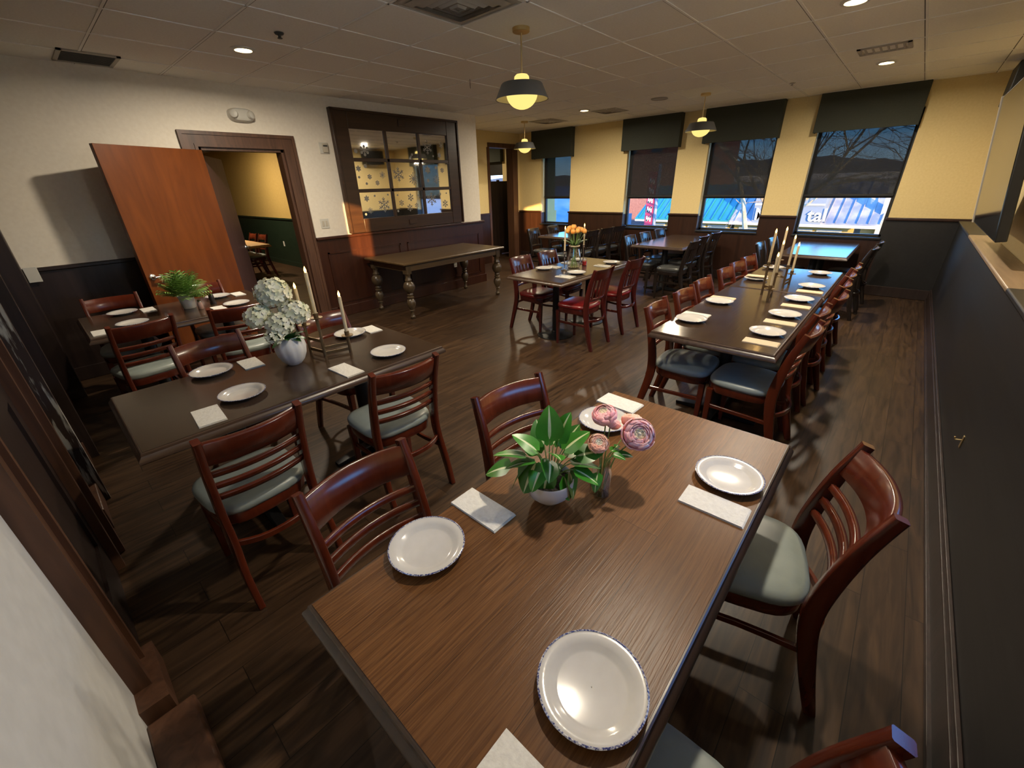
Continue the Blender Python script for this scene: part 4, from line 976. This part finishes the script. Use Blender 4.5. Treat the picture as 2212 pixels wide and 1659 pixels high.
# glass vase and ranunculus
vx, vy = .993, .524
va = thing('glass_vase', 'small eight-sided clear glass vase beside the white bowl', 'vase', (vx, vy, T))
b = B(); b.lathe([(.030, 0), (.034, .006), (.035, .085), (.029, .105), (.029, .125), (.031, .128), (.0275, .128), (.0265, .105), (.0325, .085), (.0315, .010), (.001, .008)], 8, cap1=False); b.to('glass_wall', 'clear', va, angle=20)
b = B(); b.lathe([(.001, .009), (.0312, .0105), (.0318, .050), (.001, .050)], 8, cap0=False, cap1=False); b.to('water', 'water', va)
def ranunculus(x, y, z, dirv, r, petal, label, bend):
    base = Vector((vx + (x-vx)*.12, vy + (y-vy)*.12, T+.014)); top = Vector((x, y, z)); d = Vector(dirv).normalized()
    t = thing('ranunculus', label, 'flower', tuple(base), 0, 'ranunculus flowers in the glass vase')
    nk = Vector((vx+(x-vx)*.35, vy+(y-vy)*.35, T+.128)); q = top - d*r*.55
    B().sweep(spline([(0, 0, 0), tuple(nk-base), tuple((nk*.4+q*.6)-base+Vector((0, 0, bend))), tuple(q-base)], 5), .0022, .0022, 6).to('flower_stem', 'stem', t)
    m = d.to_track_quat('Z', 'Y').to_matrix().to_4x4(); m.translation = top-base
    layers = [(1., 8), (.90, 8), (.79, 7), (.67, 7), (.55, 6), (.43, 6), (.31, 5), (.20, 4)]
    b = B(); rr = random.Random(int(x*1000))
    for li, (k, n) in enumerate(layers):
        for i in range(n):
            a0 = 2*PI*i/n + li*.4 + rr.uniform(-.1, .1); half = PI/n*1.5
            kk = k*rr.uniform(.95, 1.05); rows = []
            for v in range(7):
                u = v/6; row = []
                el = -1.2 + u*(1.2+(.40 if li == 0 else .62+.07*li))
                for c in range(5):
                    a = a0 + half*(c/2-1)*(1-.35*u*u)
                    lip = 1.+(.10 if li == 0 else .03)*max(0, u-.75)*4*.4
                    R_ = r*kk*math.cos(el)*lip; zz = r*kk*.80*math.sin(el) + r*.055*li - r*.05*abs(c/2-1)*u
                    row.append((R_*math.cos(a), R_*math.sin(a), zz))
                rows.append(row)
            b.mi = 1 if li >= 5 else 0; b.grid(rows)
    b.xf(m); b.to('petals', [petal, 'cream'], t, angle=60, solid=.0007)
    b = B(); b.sphere((0, 0, r*.40), r*.12, r*.16, 12, 8)
    b.xf(m); b.to('flower_heart', 'cream', t)
    b = B()
    for i in range(5):
        a = 2*PI*i/5; b.sweep([(0, 0, -r*.55), (math.cos(a)*r*.4, math.sin(a)*r*.4, -r*.62), (math.cos(a)*r*.7, math.sin(a)*r*.7, -r*.5)], [.003, .006, .001], [.0008]*3, rect=True)
    b.xf(m); b.to('sepals', 'leaf', t)
    return t
ranunculus(1.105, .462, T+.205, (-.62, -.42, .55), .054, 'pink', 'big open pink ranunculus with a pale heart, rightmost in the vase', .0)
ranunculus(.998, .545, T+.190, (-.5, -.45, .75), .033, 'coral', 'small coral ranunculus bud low in front of the plate', .0)
ranunculus(1.10, .585, T+.235, (-.35, .1, .9), .042, 'pink', 'pale pink ranunculus with a coral top in front of the plate', .0)
ranunculus(1.105, .555, T+.215, (.5, -.2, .6), .028, 'pink', 'closed pink ranunculus bud in front of the plate rim', .0)
ranunculus(1.16, .515, T+.215, (.45, .25, .8), .034, 'coral', 'coral ranunculus behind the big pink one', .0)
gl = thing('leaf_sprig', 'sprig of green leaves hanging over the glass vase', 'foliage', (vx, vy, T+.014))
for (dx, dy, dz, s, yaw) in ((.06, -.045, .135, .75, -40), (.045, -.015, .145, .7, -10), (-.055, -.015, .10, .9, 200), (.02, -.04, .15, .6, -70), (.07, -.02, .15, .5, 10)):
    B().sweep(spline([(0, 0, 0), (dx*.3, dy*.3, .116), (dx*.8, dy*.8, dz)], 4), .0015, .0015, 6).to('leaf_stalk', 'stem', gl)
    o = leaf_mesh(.065, .045, stripe=True).to('leaf', ['leaf', 'variegate'], gl, angle=80); a = math.radians(yaw)
    orient(o, (dx*.8, dy*.8, dz), (math.cos(a), math.sin(a), -.7 if dx < 0 else -.15), .2, s)

# hydrangeas in a fluted vase
hx0, hy0 = .838, 2.545
va = thing('ceramic_vase', 'white fluted ceramic vase holding the hydrangeas', 'vase', (hx0, hy0, T))
b = B(); NN = 60; rs = []
for r, z in [(.034, 0), (.040, .003), (.062, .03), (.080, .07), (.086, .105), (.080, .14), (.066, .165), (.058, .172), (.054, .168), (.060, .15), (.058, .13), (.001, .125)]:
    fl = .055 if .01 < z < .166 and r > .0601 else .0
    rs.append([(r*(1+fl*abs(math.cos(5*a+z*5))-fl*.5)*math.cos(a), r*(1+fl*abs(math.cos(5*a+z*5))-fl*.5)*math.sin(a), z) for a in [2*PI*i/NN for i in range(NN)]])
b.rings(rs, True, True, False); b.to('fluted_body', 'ceramic', va, angle=40)
def hydrangea(dx, dy, z, r, label, seed, n=46):
    t = thing('hydrangea_stem', label, 'flower', (hx0+dx*.18, hy0+dy*.18, T+.128), 0, 'white hydrangea stems in the fluted vase')
    top = Vector((dx*.82, dy*.82, z-.128))
    B().sweep(spline([(0, 0, 0), (dx*.1, dy*.1, .05), tuple(top-Vector((0, 0, r*.5)))], 4), .0028, .0022, 6).to('flower_stem', 'stem', t)
    b = B(); rr = random.Random(seed)
    for k in range(n):
        ph = math.acos(1-1.75*(k+.5)/n); th = k*2.39996
        d = Vector((math.sin(ph)*math.cos(th), math.sin(ph)*math.sin(th), math.cos(ph)))
        c = top + Vector((d.x*r, d.y*r, d.z*r*.92))*rr.uniform(.86, 1.08)
        q = d.to_track_quat('Z', 'Y').to_matrix() @ Matrix.Rotation(rr.uniform(0, PI), 3, 'Z'); s = r*.36*rr.uniform(.85, 1.15)
        for i in range(4):
            a = PI/2*i; ca, sa = math.cos(a), math.sin(a)
            rows = []
            for u, w_ in ((.0, .12), (.35, .62), (.75, .72), (1., .28)):
                rows.append([tuple(c + q @ Vector(((ca*u - sa*v*w_*.62)*s, (sa*u + ca*v*w_*.62)*s, (.12*u*u+.08*abs(v)*u)*s))) for v in (-1, 0, 1)])
            b.grid(rows)
    b.to('flower_head', 'hydr', t, angle=80)
    b = B(); b.sphere(tuple(top), r*.72, r*.62, 12, 8); b.to('flower_core', 'leaf_dark', t)
    return t
hydrangea(-.005, .03, .425, .085, 'topmost white hydrangea head in the fluted vase', 1, 60)
hydrangea(-.105, .045, .305, .068, 'white hydrangea head leaning left out of the fluted vase', 2)
hydrangea(.055, -.055, .315, .072, 'white hydrangea head at the right of the fluted vase', 3)
hydrangea(-.045, -.06, .265, .068, 'white hydrangea head low in front of the fluted vase', 4)
hydrangea(-.095, -.075, .215, .045, 'small white hydrangea cluster drooping at the left of the fluted vase', 5, 26)
lf = thing('leaf_sprig', 'green leaves under the hydrangea heads in the fluted vase', 'foliage', (hx0, hy0, T+.128))
for az, pit, s in ((-60, 10, 1.), (-20, 25, .9), (200, -5, 1.), (250, 20, .9), (300, 45, 1.), (120, 10, 1.), (-90, 40, 1.1), (-75, 5, .9)):
    a, p = math.radians(az), math.radians(pit)
    o = leaf_mesh(.10, .058, stripe=False).to('leaf', 'leaf_dark', lf, angle=80); orient(o, (math.cos(a)*.02, math.sin(a)*.02, .035), (math.cos(a)*math.cos(p), math.sin(a)*math.cos(p), math.sin(p)), 0, s)
    B().sweep([(0, 0, 0), (math.cos(a)*.02, math.sin(a)*.02, .035)], .002, .002, 6).to('leaf_stalk', 'stem', lf)

# fern on the table by the door
fx, fy = .80, 4.72
pf = thing('potted_fern', 'bushy green fern in a small white pot in front of the orange door', 'potted plant', (fx, fy, T))
B().lathe([(.045, 0), (.048, .003), (.062, .105), (.066, .108), (.066, .118), (.060, .118), (.056, .10), (.001, .098)], 28, cap1=False).to('pot', 'ceramic', pf)
B().lathe([(.056, .099), (.03, .104), (.001, .106)], 20, cap0=False).to('soil', 'soil', pf)
rnd = random.Random(5)
for k in range(72):
    a = k*2.4+rnd.uniform(-.2, .2); el = rnd.uniform(.3, 1.5); L = rnd.uniform(.17, .25)
    p0_ = Vector((math.cos(a)*.02, math.sin(a)*.02, .102)); pts = []
    for i in range(9):
        u = i/8
        pts.append(p0_ + Vector((math.cos(a)*math.cos(el)*L*u, math.sin(a)*math.cos(el)*L*u, math.sin(el)*L*u - .10*L*u*u*4*math.cos(el)*.6)))
    b = B(); b.sweep(pts, .0014, .0014, 5)
    for i in range(2, 9):
        tdir = (pts[i]-pts[i-1]).normalized(); sd = tdir.cross(Vector((0, 0, 1))).normalized(); up = sd.cross(tdir)
        for s in (-1, 1):
            dr = (sd*s*.9 + tdir*.55).normalized(); l = .052*math.sin(PI*(.15+.8*i/9))+.012; wv = dr.cross(up).normalized()*.0058
            c0 = pts[i]; q1 = c0+dr*l*.5-up*.004; q2 = c0+dr*l-up*.014
            b.grid([[tuple(c0-wv*.4), tuple(c0+wv*.4)], [tuple(q1-wv), tuple(q1+wv)], [tuple(q2-wv*.15), tuple(q2+wv*.15)]])
    b.to('frond', 'fern', pf, angle=80)
t = thing('pepper_mill', 'dark pepper mill with a red-brown top behind the fern', 'pepper mill', (.985, 4.70, T))
B().lathe([(.026, 0), (.027, .01), (.020, .03), (.024, .055), (.021, .085), (.012, .10)], 18).to('mill_body', 'pepper', t)
B().lathe([(.012, .10), (.014, .125), (.009, .15), (.012, .175), (.004, .185)], 16).to('mill_top', 'red_cap', t)
t = thing('salt_shaker', 'small pink glass salt shaker with a silver cap in front of the fern', 'salt shaker', (.86, 4.60, T))
B().lathe([(.022, 0), (.024, .004), (.022, .05), (.017, .06)], 10).to('shaker_body', 'salt', t); B().lathe([(.018, .06), (.018, .07), (.010, .08), (.001, .082)], 14).to('shaker_cap', 'silver', t)

# tulips
tx, ty = 4.408, 2.93
va = thing('glass_vase', 'tall clear glass vase full of tulip stems on the centre table', 'vase', (tx, ty, T))
B().lathe([(.066, 0), (.070, .004), (.088, .05), (.090, .09), (.078, .16), (.062, .22), (.060, .235), (.066, .256), (.062, .256), (.0565, .235), (.0585, .22), (.0745, .16), (.0865, .09), (.0845, .05), (.066, .010), (.001, .008)], 36, cap1=False).to('glass_wall', 'clear', va, angle=50)
B().lathe([(.060, .250), (.0665, .2565), (.0645, .266), (.059, .266)], 28, cap0=False, cap1=False).to('rope_collar', 'paper2', va)
TL = [(-.09, -.03, .425), (-.06, .05, .45), (-.03, -.055, .43), (0, .03, .465), (.03, -.03, .44), (.055, .05, .46), (.075, -.045, .43), (.11, .0, .43), (-.115, .03, .43), (.02, .085, .45), (.095, -.07, .415)]
tl0 = None
for k, (dx, dy, z) in enumerate(TL):
    lab = 'orange tulip among the bunch in the tall clear glass vase'
    t = thing('tulip', lab, 'flower', (tx-dx*.45, ty-dy*.45, T+.012), 0, 'orange tulips in the glass vase')
    e0 = Vector((dx*1.45, dy*1.45, z-.012-.02)); md = Vector((dx*.72, dy*.72, .24))
    B().sweep(spline([(0, 0, 0), tuple(md), tuple(e0)], 5), .0032, .003, 6).to('flower_stem', 'stem', t)
    b = B()
    for i in range(6):
        a0 = PI/3*i; k2 = 1. if i % 2 else .9; rows = []
        for u, rr_, zz in ((0, .004, -.002), (.25, .024, .006), (.55, .029, .026), (.85, .022, .046), (1, .010, .056)):
            wdt = [.3, .62, .62, .5, .1][[0, .25, .55, .85, 1].index(u)]
            rows.append([tuple(e0 + Vector((rr_*k2*math.cos(a0+c*wdt), rr_*k2*math.sin(a0+c*wdt), zz))) for c in (-1, -.5, 0, .5, 1)])
        b.grid(rows)
    b.to('petals', 'tulip', t, angle=70, solid=.0008)
    a = math.atan2(dy, dx) + .3
    b = leaf_mesh(.20, .034, fold=.3, droop=.9, stripe=False); o = b.to('leaf', 'leaf_dark', t, angle=80)
    orient(o, (md.x, md.y, md.z), (math.cos(a)*.75, math.sin(a)*.75, .75), 0, .85)
t = thing('jam_jar', 'small jar of red jam beside the tulip vase', 'jar', (4.60, 2.90, T))
B().lathe([(.028, 0), (.031, .004), (.031, .075), (.026, .088), (.027, .1)], 20, cap1=False).to('jar_glass', 'clear', t); B().lathe([(.001, .004), (.027, .005), (.028, .055), (.001, .056)], 18, cap0=False, cap1=False).to('jam', 'jam', t)

# folding screen in the far doorway
t = thing('folding_screen', 'dark folding screen of three tall panels in the far doorway', 'folding screen', (8.15, 7.98, 0))
x, y = 0, .05
for i, (dx, dy) in enumerate(((.40, .06), (.40, -.06), (.14, -.16))):
    b = B(); L = math.hypot(dx, dy)
    b.box(.0, L, -.014, .014, .03, 1.80); b.box(0, .035, -.02, .02, 0, 1.83); b.box(L-.035, L, -.02, .02, 0, 1.83)
    b.xf(Matrix.Translation((x, y, 0)) @ Matrix.Rotation(math.atan2(dy, dx), 4, 'Z')); b.to('panel', 'espresso', t)
    x += dx; y += dy

# ------------------------------------------------------------------ outdoors
GZ = -4.
b = B(); b.box(8.9, 320, -260, 330, GZ-.2, GZ); struct(b.to('ground', 'asphalt'))
t = thing('shop_building', 'shop building with a teal metal awning roof across the car park', 'building', (31, 11.6, GZ))
B().frustum([(0, 0, 7, -3.0, 2.6), (3.4, 0, 7, -3.0, 2.6)]).to('shop_wall', 'storey', t)
b = B(); b.rings([[(-1, -3.2, 3.32), (-1, 3.2, 3.32), (2.2, 3.0, 5.35), (2.2, -3.2, 5.35)], [(-1, -3.2, 3.18), (-1, 3.2, 3.18), (2.4, 3.0, 5.15), (2.4, -3.2, 5.15)]])
for k in range(13):
    y = -3.1+k*.5
    b.sweep([(-1, y, 3.35), (2.2, min(y, 2.95), 5.39)], [.03, .03], [.05, .05], rect=True)
b.to('awning_roof', 'teal', t)
B().box(-1.02, -.95, -3.2, 3.2, 3.12, 3.24).to('fascia', 'fascia', t)
for k in range(4):
    f = B().box(-.06, 0, -2.9+k*1.4, -1.65+k*1.4, .9, 2.95).to('shop_window', 'fascia', t); B().box(-.09, -.05, -2.8+k*1.4, -1.75+k*1.4, 1., 2.85).to('shop_pane', 'shopglass', f)
t = thing('shop_building', 'shop building with a pale metal roof and white sign letters across the car park', 'building', (31, 4.6, GZ))
B().box(0, 9, -2.5, 3.7, 0, 3.4).to('shop_wall', 'storey', t)
b = B()
for y0, y1 in ((2.5, 3.78), (-3.6, -1.0)):
    b.rings([[(-1, y0, 3.32), (-1, y1, 3.32), (2.2, y1, 5.35), (2.2, y0, 5.35)], [(-1, y0, 3.18), (-1, y1, 3.18), (2.4, y1, 5.15), (2.4, y0, 5.15)]])
    k = y0
    while k < y1: b.sweep([(-1, k, 3.35), (2.2, k, 5.39)], [.02, .02], [.04, .04], rect=True); k += .48
b.to('metal_roof', 'whiteroof', t)
B().box(-1., 2.2, -1.0, 2.5, 3.2, 5.5).to('sign_front', 'bluegrey', t)
B().box(-1.05, -1., -3.6, 3.78, 3.1, 3.25).to('fascia', 'fascia', t); B().box(-1.04, -1., -1.0, 2.5, 4.22, 4.32).to('sign_trim', 'fascia', t)
for k in range(4):
    f = B().box(-.06, 0, 2.2-k*1.4, 3.4-k*1.4, .9, 2.9).to('shop_window', 'fascia', t); B().box(-.09, -.05, 2.3-k*1.4, 3.3-k*1.4, 1., 2.8).to('shop_pane', 'shopglass', f)
def letters(txt, size, loc, parent, m, name='sign_letters', rot=(PI/2, 0, -PI/2), ext=.03):
    c = bpy.data.curves.new(name, 'FONT'); c.body = txt; c.size = size; c.extrude = ext; c.offset = size*.012
    o = bpy.data.objects.new(name, c); COL.objects.link(o); bpy.context.view_layer.update()
    me = bpy.data.meshes.new_from_object(o.evaluated_get(bpy.context.evaluated_depsgraph_get())); bpy.data.objects.remove(o); bpy.data.curves.remove(c)
    me.materials.clear(); me.materials.append(M[m]); o = bpy.data.objects.new(name, me); COL.objects.link(o); o.parent = parent
    o.location = loc; o.rotation_euler = rot
    return o
letters('M', .95, (-1.06, 2.42, 3.42), t, 'sign'); letters('tal', .95, (-1.06, -.30, 3.42), t, 'sign')
t = thing('yellow_building', 'yellow stuccoed shop front with a tall pale post, right of the white sign', 'building', (31.2, .4, GZ))
B().box(0, 6, -6, 1.4, 0, 3.1).to('shop_wall', 'storey', t); B().box(-.5, -.1, .35, .75, 0, 5.4).to('corner_post', 'fascia', t); B().box(-.04, 0, -1.4, -.2, 0, 2.4).to('shop_door', 'bluegrey', t)
t = thing('banner_post', 'crimson vertical banner on a dark post in front of the teal roof', 'banner', (26, 11.55, GZ))
B().lathe([(.09, 0), (.09, 6.6)], 10).to('post', 'bluegrey', t); B().box(-.04, .04, .12, .62, 3.1, 6.2).to('banner_cloth', 'banner', t)
b = B()
for k in range(5):
    z = 5.7-k*.52
    b.box(-.06, -.04, .22, .30, z-.16, z+.16); b.box(-.06, -.04, .44, .52, z-.16, z+.16); b.sweep([(-.05, .24, z+.14), (-.05, .50, z-.14)], [.01, .01], [.05, .05], rect=True)
b.to('banner_marks', 'sign', t)
t = thing('blue_building', 'building with a blue metal roof beyond the leftmost window', 'building', (31, 23, GZ))
B().box(0, 8, -3.4, 4, 0, 3.0).to('building_wall', 'bluegrey', t)
b = B(); b.rings([[(-1, -3.6, 2.6), (-1, 4.2, 2.6), (2.4, 4.2, 5.5), (2.4, -3.6, 5.5)], [(-1, -3.6, 2.45), (-1, 4.2, 2.45), (2.6, 4.2, 5.3), (2.6, -3.6, 5.3)]]); b.to('metal_roof', 'blueroof', t)
t = thing('brick_building', 'red brick building behind the teal roof', 'building', (47, 21.5, GZ))
B().box(0, 10, -5.2, 5, 0, 13).to('brick_wall', 'brick', t); B().box(-.2, 10.2, -5.4, 5.2, 13, 13.4).to('parapet', 'fascia', t)
for k in range(3): B().box(-.05, 0, -3.6+k*2.9, -2.4+k*2.9, 8.4, 10.6).to('window', 'shopglass', t)
t = thing('low_building', 'long low building with a snowy flat roof in the distance', 'building', (75, -2, GZ))
B().box(0, 14, -26, 26, 0, 5.2).to('building_wall', 'bluegrey', t); B().box(-.3, 14.3, -26.3, 26.3, 5.2, 6.).to('snowy_roof', 'snow', t)
# wooded ridge on the horizon
b = B(); rr = random.Random(3); rows = [[], [], []]
for i in range(120):
    y = -180+i*4; h = 7.2+1.4*math.sin(i*.11+1.)+.9*math.sin(i*.37)+rr.uniform(-.7, .7)
    rows[0].append((150, y, GZ)); rows[1].append((170+rr.uniform(-4, 4), y, GZ+(h+4)*.62)); rows[2].append((215, y, h))
b.grid(rows); struct(b.to('hills', 'hill'))
def bare_tree(label, loc, h, m, seed, lean=(0, 0), spread=.55, levels=5, r0=.11):
    t = thing('bare_tree', label, 'tree', loc, 0, 'bare winter trees')
    rr = random.Random(seed); tr = B(); br = B()
    def grow(p, d, l, r, lev):
        b_ = tr if lev == levels else br
        pts = [p]; q = p; dd = d
        for i in range(4):
            dd = (dd + Vector((rr.uniform(-.16, .16), rr.uniform(-.16, .16), rr.uniform(-.04, .12)))).normalized(); q = q + dd*l/4; pts.append(q)
        b_.sweep(pts, [r*(1-.42*i/4) for i in range(5)], [r*(1-.42*i/4) for i in range(5)], 6 if lev > 2 else 4)
        if lev == 0: return
        for k in range(3 if lev > 1 else 2):
            a = rr.uniform(0, 2*PI); ax = dd.orthogonal().normalized(); ax.rotate(Quaternion(dd, a))
            nd = (dd*(1-spread*.5) + ax*spread*rr.uniform(.7, 1.3)).normalized()
            grow(pts[4 if k == 0 else rr.choice((2, 3, 4))], nd, l*rr.uniform(.58, .78), max(.008, r*.52), lev-1)
    grow(Vector((0, 0, 0)), Vector((lean[0], lean[1], 1)).normalized(), h*.36, r0, levels)
    tr.to('trunk', m, t); br.to('branches', m, t)
bare_tree('pale sunlit bare tree standing before the pale metal roof', (17, 4.05, GZ), 10., 'palebark', 21, (0, .02), .6, 5, .17)
bare_tree('dark bare tree whose branches cross the window nearest the right corner', (14.5, .55, GZ), 9.5, 'bark', 33, (0, .02), .7, 5, .11)
bare_tree('dark bare tree silhouetted through the shade of the second window from the right', (22, 4.6, GZ), 12, 'bark', 8, (0, 0), .6, 5, .14)
